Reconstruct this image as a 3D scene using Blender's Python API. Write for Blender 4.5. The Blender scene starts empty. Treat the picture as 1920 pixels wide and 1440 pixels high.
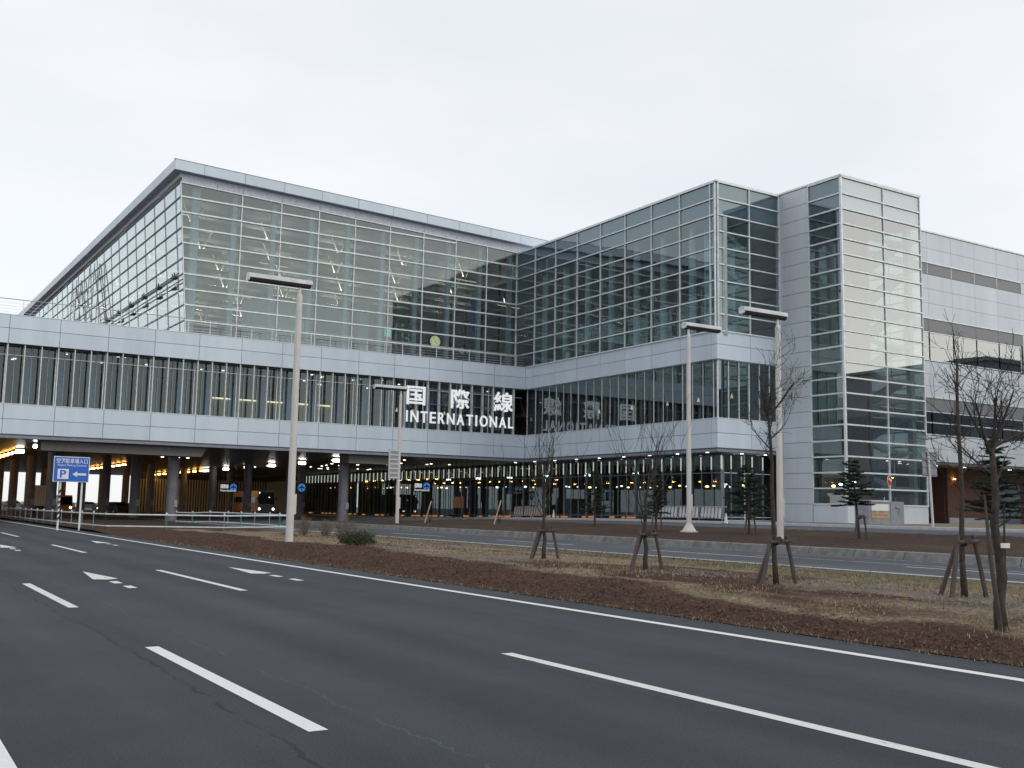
import bpy, math, random
from mathutils import Vector, Matrix, noise
R = math.radians
random.seed(7)
scene = bpy.context.scene
COL = scene.collection

# ------------------------------------------------------------------ camera
F_PX, YAW, PITCH, ROLL = 1946.6, 0.5589, 0.1202, 0.0176
def cam_axes():
    cy, sy = math.cos(YAW), math.sin(YAW)
    fw = Vector((sy*math.cos(PITCH), cy*math.cos(PITCH), math.sin(PITCH)))
    r0 = Vector((cy, -sy, 0)); u0 = r0.cross(fw)
    r = r0*math.cos(ROLL) + u0*math.sin(ROLL)
    u = -r0*math.sin(ROLL) + u0*math.cos(ROLL)
    return r, u, fw
_r, _u, _f = cam_axes()
cd = bpy.data.cameras.new('camera'); cam = bpy.data.objects.new('camera', cd); COL.objects.link(cam)
m3 = Matrix((( _r.x, _u.x, -_f.x), (_r.y, _u.y, -_f.y), (_r.z, _u.z, -_f.z)))
cam.matrix_world = Matrix.Translation((0, 0, 1.6)) @ m3.to_4x4()
cd.sensor_width = 36; cd.lens = F_PX/1920*36; cd.clip_end = 5000; cd.clip_start = 0.1
scene.camera = cam

# ------------------------------------------------------------------ sky and sun
SUN_AZ, SUN_EL = R(163), R(38)
w = bpy.data.worlds.new('World'); scene.world = w; w.use_nodes = True
nt = w.node_tree; nt.nodes.clear()
def N(t, **k):
    n = nt.nodes.new(t)
    for a, b in k.items(): setattr(n, a, b)
    return n
L = nt.links.new
out = N('ShaderNodeOutputWorld'); add = N('ShaderNodeAddShader')
bg1 = N('ShaderNodeBackground'); bg1.inputs[1].default_value = 0.025
sky = N('ShaderNodeTexSky', sky_type='NISHITA', sun_disc=False, sun_elevation=SUN_EL, sun_rotation=SUN_AZ)
L(sky.outputs[0], bg1.inputs[0])
tc = N('ShaderNodeTexCoord')
nz = N('ShaderNodeTexNoise'); nz.inputs['Scale'].default_value = 2.2; nz.inputs['Detail'].default_value = 5
mp = N('ShaderNodeMapping'); mp.inputs['Scale'].default_value = (1, 1, 3.2)
L(tc.outputs['Generated'], mp.inputs[0]); L(mp.outputs[0], nz.inputs[0])
cr = N('ShaderNodeValToRGB')
cr.color_ramp.elements[0].position = 0.3; cr.color_ramp.elements[0].color = (0.80, 0.82, 0.85, 1)
cr.color_ramp.elements[1].position = 0.7; cr.color_ramp.elements[1].color = (0.935, 0.925, 0.91, 1)
L(nz.outputs[0], cr.inputs[0])
# brighter, warmer overcast low in the direction of the hidden sun
dot = N('ShaderNodeVectorMath', operation='DOT_PRODUCT')
g = Vector((0.72, -0.66, 0.16)).normalized(); dot.inputs[1].default_value = g
nrm = N('ShaderNodeVectorMath', operation='NORMALIZE'); L(tc.outputs['Generated'], nrm.inputs[0]); L(nrm.outputs[0], dot.inputs[0])
mx = N('ShaderNodeMath', operation='MAXIMUM'); mx.inputs[1].default_value = 0; L(dot.outputs['Value'], mx.inputs[0])
pw = N('ShaderNodeMath', operation='POWER'); pw.inputs[1].default_value = 2.6; L(mx.outputs[0], pw.inputs[0])
gl = N('ShaderNodeMixRGB', blend_type='ADD'); gl.inputs[0].default_value = 1
gm = N('ShaderNodeMixRGB', blend_type='MULTIPLY'); gm.inputs[0].default_value = 1; gm.inputs[2].default_value = (0.80, 0.72, 0.56, 1)
sz = N('ShaderNodeSeparateXYZ'); L(nrm.outputs[0], sz.inputs[0])
el = N('ShaderNodeMapRange'); el.inputs[1].default_value = 0.0; el.inputs[2].default_value = 0.55; el.inputs[3].default_value = 1.15; el.inputs[4].default_value = 0.25
L(sz.outputs[2], el.inputs[0])
pe = N('ShaderNodeMath', operation='MULTIPLY'); L(pw.outputs[0], pe.inputs[0]); L(el.outputs[0], pe.inputs[1])
L(pe.outputs[0], gm.inputs[1]); L(cr.outputs[0], gl.inputs[1]); L(gm.outputs[0], gl.inputs[2])
bg2 = N('ShaderNodeBackground'); bg2.inputs[1].default_value = 0.97
L(gl.outputs[0], bg2.inputs[0]); L(bg1.outputs[0], add.inputs[0]); L(bg2.outputs[0], add.inputs[1]); L(add.outputs[0], out.inputs[0])

sd = bpy.data.lights.new('sun', 'SUN'); sd.energy = 0.55; sd.angle = R(22); sd.color = (1, 0.97, 0.93)
so = bpy.data.objects.new('sun', sd); COL.objects.link(so)
sdir = Vector((math.sin(SUN_AZ)*math.cos(SUN_EL), math.cos(SUN_AZ)*math.cos(SUN_EL), math.sin(SUN_EL)))
so.rotation_euler = sdir.to_track_quat('Z', 'Y').to_euler(); so.location = (0, -20, 60)

vs = scene.view_settings
vs.view_transform = 'Standard'; vs.look = 'None'; vs.exposure = 0; vs.gamma = 1; vs.use_curve_mapping = False
cy_ = scene.cycles
cy_.use_denoising = True; cy_.max_bounces = 8; cy_.transparent_max_bounces = 24
cy_.sample_clamp_indirect = 4; cy_.caustics_reflective = False; cy_.caustics_refractive = False

# ------------------------------------------------------------------ materials
MATS = {}
class NB:
    def __init__(s, name):
        s.m = bpy.data.materials.new(name); s.m.use_nodes = True; s.t = s.m.node_tree
        s.t.nodes.clear(); s.o = s.n('ShaderNodeOutputMaterial')
    def n(s, t, **k):
        x = s.t.nodes.new(t)
        for a, b in k.items(): setattr(x, a, b)
        return x
    def l(s, a, b): s.t.links.new(a, b)
    def noise(s, scale, detail=4, stretch=None, rough=0.55):
        tc = s.n('ShaderNodeTexCoord'); x = s.n('ShaderNodeTexNoise')
        x.inputs['Scale'].default_value = scale; x.inputs['Detail'].default_value = detail; x.inputs['Roughness'].default_value = rough
        if stretch:
            mp = s.n('ShaderNodeMapping'); mp.inputs['Scale'].default_value = stretch
            s.l(tc.outputs['Object'], mp.inputs[0]); s.l(mp.outputs[0], x.inputs[0])
        else: s.l(tc.outputs['Object'], x.inputs[0])
        return x.outputs[0]
    def ramp(s, f, a, b, pa=0.35, pb=0.65):
        r = s.n('ShaderNodeValToRGB'); e = r.color_ramp.elements
        e[0].position = pa; e[1].position = pb
        e[0].color = (*a, 1) if len(a) == 3 else a; e[1].color = (*b, 1) if len(b) == 3 else b
        s.l(f, r.inputs[0]); return r.outputs[0]
    def mix(s, f, a, b, mode='MIX'):
        x = s.n('ShaderNodeMixRGB', blend_type=mode)
        for i, v in ((0, f), (1, a), (2, b)):
            if isinstance(v, (int, float)): x.inputs[i].default_value = v
            elif isinstance(v, tuple): x.inputs[i].default_value = (*v, 1)
            else: s.l(v, x.inputs[i])
        return x.outputs[0]
    def math(s, op, a, b=0.0, c=0.0):
        x = s.n('ShaderNodeMath', operation=op)
        for i, v in enumerate((a, b, c)):
            if isinstance(v, (int, float)): x.inputs[i].default_value = v
            else: s.l(v, x.inputs[i])
        return x.outputs[0]
    def bsdf(s, col, rough=0.5, metal=0.0, bump=None, bstr=0.3, bdist=0.02, spec=0.5, emit=None, estr=0):
        b = s.n('ShaderNodeBsdfPrincipled')
        for k, v in (('Base Color', col), ('Roughness', rough), ('Metallic', metal), ('Specular IOR Level', spec)):
            if isinstance(v, (int, float)): b.inputs[k].default_value = v
            elif isinstance(v, tuple): b.inputs[k].default_value = (*v, 1)
            else: s.l(v, b.inputs[k])
        if bump is not None:
            bp = s.n('ShaderNodeBump'); bp.inputs['Strength'].default_value = bstr; bp.inputs['Distance'].default_value = bdist
            s.l(bump, bp.inputs['Height']); s.l(bp.outputs[0], b.inputs['Normal'])
        if emit: b.inputs['Emission Color'].default_value = (*emit, 1); b.inputs['Emission Strength'].default_value = estr
        s.l(b.outputs[0], s.o.inputs[0]); return s.m

def plain(name, col, rough=0.5, metal=0.0, var=0.12, scale=3.0, spec=0.5, bump=0.0, stretch=None):
    b = NB(name)
    f = b.noise(scale, 5, stretch)
    a = tuple(c*(1-var) for c in col); d = tuple(min(1, c*(1+var)) for c in col)
    c = b.ramp(f, a, d)
    return b.bsdf(c, rough, metal, b.noise(scale*6, 3) if bump else None, bump, 0.01, spec)
def emis(name, col, strength):
    b = NB(name); e = b.n('ShaderNodeEmission'); e.inputs[0].default_value = (*col, 1); e.inputs[1].default_value = strength
    b.l(e.outputs[0], b.o.inputs[0]); return b.m
def panelmat(name, col, rough=0.38, var=0.045):
    b = NB(name); g = b.n('ShaderNodeNewGeometry')
    f = b.math('MULTIPLY_ADD', g.outputs['Random Per Island'], var*2, 1-var)
    streak = b.ramp(b.noise(0.9, 5, (1, 1, 0.12)), (0.90, 0.905, 0.91), (1.03, 1.03, 1.03), 0.28, 0.7)
    c = b.mix(1, col, streak, 'MULTIPLY')
    c = b.mix(1, c, f, 'MULTIPLY')
    return b.bsdf(c, rough, 0.0, b.noise(0.7, 2), 0.06, 0.05)
def glassmat(name, tint, f0, rough=0.0, gcol=(0.90, 0.97, 1), pw_=4.0):
    b = NB(name); lw = b.n('ShaderNodeLayerWeight'); lw.inputs['Blend'].default_value = 0.5
    geo = b.n('ShaderNodeNewGeometry')
    p = b.math('POWER', lw.outputs['Facing'], pw_)
    fac = b.math('MULTIPLY_ADD', p, 1-f0, f0)
    tr = b.n('ShaderNodeBsdfTransparent')
    v = b.math('MULTIPLY_ADD', geo.outputs['Random Per Island'], 0.10, 0.93)
    tcol = b.mix(1, tint, v, 'MULTIPLY'); b.l(tcol, tr.inputs[0])
    gs = b.n('ShaderNodeBsdfGlossy'); gs.inputs['Roughness'].default_value = rough; gs.inputs[0].default_value = (*gcol, 1)
    mx = b.n('ShaderNodeMixShader'); b.l(fac, mx.inputs[0]); b.l(tr.outputs[0], mx.inputs[1]); b.l(gs.outputs[0], mx.inputs[2])
    b.l(mx.outputs[0], b.o.inputs[0]); return b.m

M = MATS
M['panel'] = panelmat('aluminium_panel', (0.59, 0.68, 0.77))
M['frame_s'] = plain('slate_frame', (0.14, 0.17, 0.24), 0.5)
M['trim_l'] = plain('pale_trim', (0.48, 0.52, 0.62), 0.5)
M['panel2'] = panelmat('white_wall_panel', (0.60, 0.655, 0.715), 0.45, 0.03)
M['joint'] = plain('dark_joint', (0.10, 0.11, 0.14), 0.7)
M['trim'] = plain('grey_trim', (0.22, 0.23, 0.28), 0.5, 0.0)
M['frame'] = plain('aluminium_frame', (0.70, 0.75, 0.78), 0.35, 0.1)
M['frame_d'] = plain('grey_frame', (0.20, 0.22, 0.26), 0.45, 0.2)
M['fin'] = plain('pale_fin', (0.66, 0.70, 0.66), 0.4)
M['glass'] = glassmat('hall_glass', (0.61, 0.69, 0.70), 0.13, gcol=(0.83, 0.97, 1))
M['glass_side'] = glassmat('side_glass', (0.70, 0.80, 0.80), 0.30, gcol=(0.86, 0.95, 0.96), pw_=2.2)
M['glass_wing'] = glassmat('wing_glass', (0.62, 0.74, 0.76), 0.18, gcol=(0.80, 0.94, 1))
M['glass_low'] = glassmat('band_glass', (0.52, 0.64, 0.66), 0.075, gcol=(0.75, 0.92, 1))
M['glass_wband'] = glassmat('wing_band_glass', (0.46, 0.58, 0.57), 0.17, gcol=(0.80, 0.95, 1))
M['glass_tower'] = glassmat('tower_glass', (0.58, 0.68, 0.68), 0.32, gcol=(0.96, 0.985, 1))
M['spandrel'] = plain('spandrel_blue', (0.085, 0.125, 0.175), 0.4)
M['louvre'] = plain('grey_louvre', (0.20, 0.205, 0.22), 0.5, stretch=(1, 1, 12), scale=2)
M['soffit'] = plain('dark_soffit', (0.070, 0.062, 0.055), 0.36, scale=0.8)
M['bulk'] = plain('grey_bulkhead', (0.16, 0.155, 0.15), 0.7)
M['concrete'] = plain('concrete', (0.33, 0.33, 0.33), 0.8, bump=0.2)
M['colm'] = plain('painted_column', (0.17, 0.165, 0.19), 0.6)
M['white'] = plain('white_paint', (0.72, 0.74, 0.73), 0.45, var=0.05)
M['pole'] = plain('pole_paint', (0.58, 0.56, 0.54), 0.42, var=0.06, scale=2)
M['lamphead'] = plain('lamp_head_metal', (0.52, 0.53, 0.55), 0.3, 0.3)
M['black'] = plain('black_plastic', (0.015, 0.015, 0.017), 0.5)
M['teal'] = plain('pale_green_wall', (0.42, 0.52, 0.50), 0.6, var=0.08, scale=0.6)
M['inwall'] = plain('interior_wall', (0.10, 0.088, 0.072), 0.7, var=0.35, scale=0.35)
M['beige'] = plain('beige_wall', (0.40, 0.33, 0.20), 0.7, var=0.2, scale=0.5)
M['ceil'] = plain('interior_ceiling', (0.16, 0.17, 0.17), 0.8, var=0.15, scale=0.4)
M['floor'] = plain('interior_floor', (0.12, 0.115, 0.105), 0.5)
M['intsteel'] = plain('interior_steel', (0.34, 0.40, 0.41), 0.5)
M['brick'] = None
M['bluecol'] = plain('slate_blue_panel', (0.10, 0.14, 0.26), 0.6)
M['bark'] = plain('bark', (0.047, 0.038, 0.033), 0.9, var=0.35, scale=14, bump=0.6)
M['twig'] = plain('twig_bark', (0.034, 0.028, 0.026), 0.9, var=0.3, scale=10)
M['stake'] = plain('weathered_stake', (0.070, 0.056, 0.050), 0.9, var=0.3, scale=8, bump=0.4, stretch=(1, 1, .2))
M['needle'] = plain('fir_needles', (0.035, 0.050, 0.030), 0.8, var=0.5, scale=5)
M['shrubleaf'] = plain('shrub_leaves', (0.055, 0.062, 0.030), 0.8, var=0.5, scale=7)
M['drystem'] = plain('dry_stems', (0.16, 0.12, 0.09), 0.9, var=0.4, scale=9)
M['blue'] = plain('sign_blue', (0.010, 0.12, 0.55), 0.4, var=0.04)
M['signwhite'] = plain('sign_white', (0.72, 0.78, 0.80), 0.5, var=0.03)
M['green'] = plain('fence_green', (0.015, 0.16, 0.11), 0.5)
M['railwhite'] = plain('rail_white', (0.62, 0.66, 0.68), 0.4)
M['red'] = plain('sign_red', (0.55, 0.03, 0.03), 0.4)
M['cone'] = plain('cone_white', (0.55, 0.68, 0.72), 0.5)
M['greybox'] = plain('cabinet_grey', (0.26, 0.28, 0.32), 0.5)
M['tan'] = plain('notice_tan', (0.42, 0.30, 0.20), 0.6)
M['tyre'] = plain('tyre_rubber', (0.02, 0.02, 0.022), 0.85)
M['carglass'] = plain('car_glass', (0.012, 0.014, 0.018), 0.1)
M['cart'] = plain('trolley_panel', (0.55, 0.55, 0.60), 0.4)
M['cartd'] = plain('trolley_panel_shade', (0.42, 0.36, 0.33), 0.5)
M['steel'] = plain('tube_steel', (0.45, 0.46, 0.48), 0.3, 0.6)
M['brown'] = plain('brown_board', (0.22, 0.10, 0.055), 0.6)
M['e_white'] = emis('lamp_white', (1.0, 0.95, 0.85), 22)
M['e_refl'] = emis('lamp_reflection_glow', (1.0, 0.62, 0.24), 5)
M['e_sod'] = emis('lamp_sodium', (1.0, 0.48, 0.10), 40)
M['e_down'] = emis('downlight', (1.0, 0.95, 0.85), 5)
M['e_warm'] = emis('warm_strip', (1.0, 0.74, 0.42), 3.0)
M['e_beam'] = emis('beam_reflected_glow', (1.0, 0.82, 0.52), 0.85)
M['e_up'] = emis('uplight', (1.0, 0.86, 0.62), 48)
M['e_pool'] = emis('small_lamp', (1.0, 0.78, 0.42), 0.9)
M['e_head'] = emis('headlamp', (1.0, 0.95, 0.85), 9)
M['e_cove'] = emis('cove_light', (1.0, 0.80, 0.50), 1.6)
M['e_sign'] = emis('letter_face', (0.93, 0.96, 1.0), 0.82)
M['e_green'] = emis('exit_sign_green', (0.15, 0.75, 0.45), 0.7)
M['e_clock'] = emis('clock_face', (0.80, 0.85, 0.45), 0.85)
M['e_kick'] = emis('floor_reflection_glow', (1.0, 0.40, 0.09), 0.42)
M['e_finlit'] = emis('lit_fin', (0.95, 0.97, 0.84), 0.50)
M['e_plane'] = emis('lit_sign_blue', (0.10, 0.35, 0.95), 0.5)

b = NB('brick')
tcn = b.n('ShaderNodeTexCoord'); mpn = b.n('ShaderNodeMapping'); mpn.inputs['Rotation'].default_value = (R(90), 0, 0)
bt = b.n('ShaderNodeTexBrick'); bt.inputs['Scale'].default_value = 2.2
bt.inputs['Color1'].default_value = (0.125, 0.050, 0.030, 1); bt.inputs['Color2'].default_value = (0.095, 0.040, 0.026, 1); bt.inputs['Mortar'].default_value = (0.09, 0.065, 0.055, 1)
b.l(tcn.outputs['Object'], mpn.inputs[0]); b.l(mpn.outputs[0], bt.inputs[0]); M['brick'] = b.bsdf(bt.outputs[0], 0.85)

# asphalt with patches, seams and fine aggregate
def asphalt(name, base, seams=()):
    b = NB(name); tc = b.n('ShaderNodeTexCoord'); sp = b.n('ShaderNodeSeparateXYZ'); b.l(tc.outputs['Object'], sp.inputs[0])
    big = b.ramp(b.noise(0.16, 5, (1, 0.35, 1)), tuple(c*0.80 for c in base), tuple(c*1.20 for c in base), 0.3, 0.7)
    mid = b.ramp(b.noise(1.3, 6, (1, 0.04, 1)), (0.80,)*3, (1.16,)*3, 0.32, 0.68)
    pat = b.ramp(b.noise(0.45, 6, (1, .7, 1), 0.7), (0.86,)*3, (1.10,)*3, 0.40, 0.60); mid = b.mix(1, mid, pat, 'MULTIPLY')
    ag = b.ramp(b.noise(55, 2), (0.62,)*3, (1.45,)*3, 0.3, 0.72)
    c = b.mix(1, big, mid, 'MULTIPLY'); c = b.mix(1, c, ag, 'MULTIPLY')
    dn = b.noise(0.55, 6, None, 0.65)
    for x0, wd, amp, k in seams:
        d = b.math('SUBTRACT', sp.outputs[0], x0)
        d = b.math('ADD', d, b.math('MULTIPLY', b.math('SUBTRACT', dn, 0.5), amp))
        d = b.math('ABSOLUTE', d)
        f = b.math('LESS_THAN', d, wd)
        f = b.math('MULTIPLY', f, b.ramp(b.noise(1.1, 4), (0, 0, 0), (1, 1, 1), 0.40, 0.52))
        c = b.mix(b.math('MULTIPLY', f, 0.75), c, tuple(q*k for q in base))
    return b.bsdf(c, 0.86, 0, b.noise(60, 3), 0.35, 0.006, 0.35)
def worn_lanes(mat):
    t = mat.node_tree; p = [n for n in t.nodes if n.type == 'BSDF_PRINCIPLED'][0]; src = p.inputs['Base Color'].links[0].from_socket
    b = NB.__new__(NB); b.m = mat; b.t = t
    tc = b.n('ShaderNodeTexCoord'); sp = b.n('ShaderNodeSeparateXYZ'); b.l(tc.outputs['Object'], sp.inputs[0])
    ph = b.math('MULTIPLY', b.math('ADD', sp.outputs[0], b.math('MULTIPLY', b.noise(0.25, 2, (1, .15, 1)), 0.5)), 2*math.pi/1.72)
    sn = b.math('SINE', ph)
    f = b.math('MULTIPLY_ADD', sn, 0.055, 1.0)
    c = b.mix(1, src, f, 'MULTIPLY')
    spot = b.ramp(b.noise(0.8, 3), (1, 1, 1), (0.72, 0.72, 0.72), 0.70, 0.76); c = b.mix(1, c, spot, 'MULTIPLY')
    b.l(c, p.inputs['Base Color'])
    rr = b.math('MULTIPLY_ADD', sn, -0.05, 0.84); b.l(rr, p.inputs['Roughness'])
    return mat
M['asphalt'] = asphalt('asphalt_main', (0.034, 0.0395, 0.0495), ((2.62, 0.018, 0.55, 0.35), (3.5, 0.012, 0.9, 1.7), (8.7, 0.012, 0.5, 0.5), (6.05, 0.010, 0.15, 0.5), (-1.2, 0.02, 0.4, 0.5)))
M['asphalt2'] = asphalt('asphalt_side', (0.062, 0.070, 0.082), ((25.4, 0.02, 0.2, 0.5),))
M['asphalt3'] = asphalt('asphalt_forecourt', (0.070, 0.078, 0.095))
def paintmat(name, col, wear):
    b = NB(name)
    f = b.ramp(b.noise(5, 7, (1.6, .35, 1), 0.72), (0, 0, 0), (1, 1, 1), wear, wear+0.10)
    f2 = b.ramp(b.noise(60, 2), (0.85,)*3, (1.0,)*3)
    c = b.mix(f, (0.10, 0.10, 0.105), b.mix(1, col, f2, 'MULTIPLY'))
    return b.bsdf(c, 0.7, 0, b.noise(50, 2), 0.2, 0.004)
M['paint'] = paintmat('road_paint', (0.72, 0.74, 0.74), 0.22)
M['paintw'] = paintmat('worn_road_paint', (0.66, 0.68, 0.68), 0.315)
M['paintp'] = paintmat('pale_line_paint', (0.40, 0.42, 0.45), 0.40)

worn_lanes(M['asphalt'])
# planted verge: mulch by the near road, dry grass and gravel in the middle, olive grass on the far side
b = NB('verge_soil'); tc = b.n('ShaderNodeTexCoord'); sp = b.n('ShaderNodeSeparateXYZ'); b.l(tc.outputs['Object'], sp.inputs[0])
wob = b.noise(0.33, 5, (1, 0.45, 1))
ymr = b.n('ShaderNodeMapRange'); ymr.interpolation_type = 'SMOOTHSTEP'; ymr.inputs[1].default_value = 7; ymr.inputs[2].default_value = 30; ymr.inputs[3].default_value = 1.75; ymr.inputs[4].default_value = -0.35
b.l(sp.outputs[1], ymr.inputs[0])
xx = b.math('ADD', b.math('ADD', sp.outputs[0], ymr.outputs[0]), b.math('MULTIPLY', b.math('SUBTRACT', wob, 0.5), 4.2))
fine = b.noise(9, 6, None, 0.7); vf = b.noise(38, 3, None, 0.7)
mul = b.ramp(fine, (0.016, 0.0085, 0.006), (0.115, 0.056, 0.036), 0.25, 0.75)
tan = b.ramp(fine, (0.070, 0.052, 0.038), (0.31, 0.245, 0.165), 0.25, 0.72)
gra = b.ramp(vf, (0.06, 0.06, 0.06), (0.30, 0.30, 0.31), 0.3, 0.7)
olv = b.ramp(fine, (0.070, 0.060, 0.036), (0.21, 0.175, 0.11), 0.25, 0.75)
def band(x0, x1): 
    q = b.n('ShaderNodeMapRange'); q.interpolation_type = 'SMOOTHSTEP'
    q.inputs[1].default_value = x0; q.inputs[2].default_value = x1; b.l(xx, q.inputs[0]); return q.outputs[0]
c = b.mix(band(9.6, 10.4), olv, mul)
c = b.mix(band(13.4, 13.9), c, tan)
gp = b.ramp(b.noise(0.30, 4, (1, .6, 1)), (0, 0, 0), (1, 1, 1), 0.57, 0.63)
c = b.mix(b.math('MULTIPLY', gp, band(13.4, 13.8)), c, gra)
mp2 = b.ramp(b.noise(0.42, 5, (1, .35, 1)), (0, 0, 0), (1, 1, 1), 0.46, 0.56)
c = b.mix(b.math('MULTIPLY', mp2, band(13.9, 14.4)), c, mul)
c = b.mix(band(18.6, 19.3), c, olv)
tone = b.mix(1, b.ramp(b.noise(0.9, 4), (0.72,)*3, (1.2,)*3, 0.3, 0.7), b.ramp(b.noise(17, 4, None, 0.75), (0.45,)*3, (1.55,)*3, 0.32, 0.68), 'MULTIPLY')
c = b.mix(1, c, tone, 'MULTIPLY')
M['verge'] = b.bsdf(c, 0.95, 0, fine, 0.9, 0.06, 0.2)
b = NB('bank_mulch'); fine = b.noise(8, 6, None, 0.7)
c = b.ramp(fine, (0.016, 0.010, 0.008), (0.085, 0.052, 0.038), 0.25, 0.75)
c = b.mix(b.ramp(b.noise(0.5, 4, (1, .4, 1)), (0, 0, 0), (.7, .7, .7), 0.52, 0.66), c, b.ramp(fine, (0.03, 0.026, 0.015), (0.10, 0.085, 0.05), 0.25, 0.75))
M['bank'] = b.bsdf(c, 0.95, 0, fine, 0.8, 0.05, 0.2)
M['lawn'] = plain('dry_lawn', (0.20, 0.165, 0.10), 0.95, var=0.35, scale=6, bump=0.6)
M['kerb'] = None
b = NB('kerb_stone'); tc = b.n('ShaderNodeTexCoord'); sp = b.n('ShaderNodeSeparateXYZ'); b.l(tc.outputs['Object'], sp.inputs[0])
fr = b.math('FRACT', b.math('MULTIPLY', sp.outputs[1], 0.5)); jn = b.math('LESS_THAN', fr, 0.018)
c = b.ramp(b.noise(3, 5), (0.12, 0.12, 0.12), (0.20, 0.20, 0.20)); c = b.mix(jn, c, (0.06, 0.06, 0.06))
M['kerb'] = b.bsdf(c, 0.9, 0, b.noise(30, 3), 0.3, 0.01)
M['kerbw'] = plain('pale_kerb', (0.42, 0.44, 0.46), 0.85, var=0.08)
M['pave'] = plain('paving', (0.26, 0.27, 0.29), 0.85, var=0.1, scale=1.5)
M['groundfar'] = plain('far_ground', (0.13, 0.125, 0.115), 0.95, var=0.3, scale=0.02)

# ------------------------------------------------------------------ mesh builder
class MB:
    def __init__(s): s.v = []; s.f = []; s.mi = []; s.mats = []
    def mat(s, m):
        m = M[m] if isinstance(m, str) else m
        if m not in s.mats: s.mats.append(m)
        return s.mats.index(m)
    def poly(s, pts, m):
        k = s.mat(m); i = len(s.v); s.v += [tuple(p) for p in pts]; s.f.append(tuple(range(i, i+len(pts)))); s.mi.append(k)
    def box(s, a, c, m):
        x0, y0, z0 = (min(a[i], c[i]) for i in range(3)); x1, y1, z1 = (max(a[i], c[i]) for i in range(3))
        k = s.mat(m); i = len(s.v)
        s.v += [(x0,y0,z0),(x1,y0,z0),(x1,y1,z0),(x0,y1,z0),(x0,y0,z1),(x1,y0,z1),(x1,y1,z1),(x0,y1,z1)]
        for q in ((0,3,2,1),(4,5,6,7),(0,1,5,4),(1,2,6,5),(2,3,7,6),(3,0,4,7)): s.f.append(tuple(i+j for j in q)); s.mi.append(k)
    def bar(s, p, q, w, d, m, up=None):
        """square bar from p to q; w across, d along 'up'"""
        p, q = Vector(p), Vector(q); ax = (q-p).normalized()
        up = Vector(up) if up is not None else (Vector((0,0,1)) if abs(ax.z) < 0.9 else Vector((0,1,0)))
        sd = ax.cross(up).normalized(); up = sd.cross(ax).normalized()
        k = s.mat(m); i = len(s.v)
        for o in (p, q):
            for a, c in ((-1,-1),(1,-1),(1,1),(-1,1)): s.v.append(tuple(o + sd*a*w/2 + up*c*d/2))
        for t in ((0,3,2,1),(4,5,6,7),(0,1,5,4),(1,2,6,5),(2,3,7,6),(3,0,4,7)): s.f.append(tuple(i+j for j in t)); s.mi.append(k)
    def tube(s, pts, rad, m, n=8, cap=True):
        k = s.mat(m); pts = [Vector(p) for p in pts]
        if isinstance(rad, (int, float)): rad = [rad]*len(pts)
        i0 = len(s.v); ref = None
        for j, p in enumerate(pts):
            d = (pts[min(j+1, len(pts)-1)] - pts[max(j-1, 0)]).normalized()
            a = Vector((1,0,0)) if abs(d.x) < 0.8 else Vector((0,1,0))
            if ref is not None: a = ref
            u = (a - d*a.dot(d)).normalized(); v = d.cross(u); ref = u
            for t in range(n):
                an = 2*math.pi*t/n; s.v.append(tuple(p + (u*math.cos(an) + v*math.sin(an))*rad[j]))
        for j in range(len(pts)-1):
            for t in range(n):
                a = i0+j*n+t; c = i0+j*n+(t+1) % n; s.f.append((a, c, c+n, a+n)); s.mi.append(k)
        if cap:
            s.f.append(tuple(i0+t for t in reversed(range(n)))); s.mi.append(k)
            e = i0+(len(pts)-1)*n; s.f.append(tuple(e+t for t in range(n))); s.mi.append(k)
    def prism(s, pts, vec, m):
        """polygon pts extruded by vec"""
        vec = Vector(vec); n = len(pts); k = s.mat(m); i = len(s.v)
        s.v += [tuple(Vector(p)) for p in pts] + [tuple(Vector(p)+vec) for p in pts]
        s.f.append(tuple(i+j for j in reversed(range(n)))); s.mi.append(k); s.f.append(tuple(i+n+j for j in range(n))); s.mi.append(k)
        for j in range(n): s.f.append((i+j, i+(j+1) % n, i+n+(j+1) % n, i+n+j)); s.mi.append(k)
    def sphere(s, c, r, m, n=8, sq=(1,1,1)):
        k = s.mat(m); c = Vector(c); i = len(s.v)
        for a in range(n//2+1):
            th = math.pi*a/(n//2)
            for t in range(n):
                ph = 2*math.pi*t/n
                s.v.append((c.x+r*sq[0]*math.sin(th)*math.cos(ph), c.y+r*sq[1]*math.sin(th)*math.sin(ph), c.z+r*sq[2]*math.cos(th)))
        for a in range(n//2):
            for t in range(n):
                s.f.append((i+a*n+t, i+(a+1)*n+t, i+(a+1)*n+(t+1) % n, i+a*n+(t+1) % n)); s.mi.append(k)
    def disc(s, c, r, axis, m, th=0.05, n=20, sq=1.0):
        c = Vector(c); ax = Vector(axis).normalized()
        a = Vector((0,0,1)) if abs(ax.z) < 0.9 else Vector((1,0,0)); u = ax.cross(a).normalized(); v = u.cross(ax)
        s.prism([c + u*r*math.cos(2*math.pi*t/n) + v*r*sq*math.sin(2*math.pi*t/n) for t in range(n)], ax*th, m)
    def build(s, name, parent=None, off=None, smooth=False):
        me = bpy.data.meshes.new(name); o = off or Vector((0,0,0))
        me.from_pydata([(a-o[0], c-o[1], d-o[2]) for a, c, d in s.v], [], s.f)
        for m in s.mats: me.materials.append(m)
        me.polygons.foreach_set('material_index', s.mi)
        if smooth: me.polygons.foreach_set('use_smooth', [True]*len(s.f))
        me.update()
        ob = bpy.data.objects.new(name, me); COL.objects.link(ob)
        if parent: ob.parent = parent
        return ob

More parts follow.
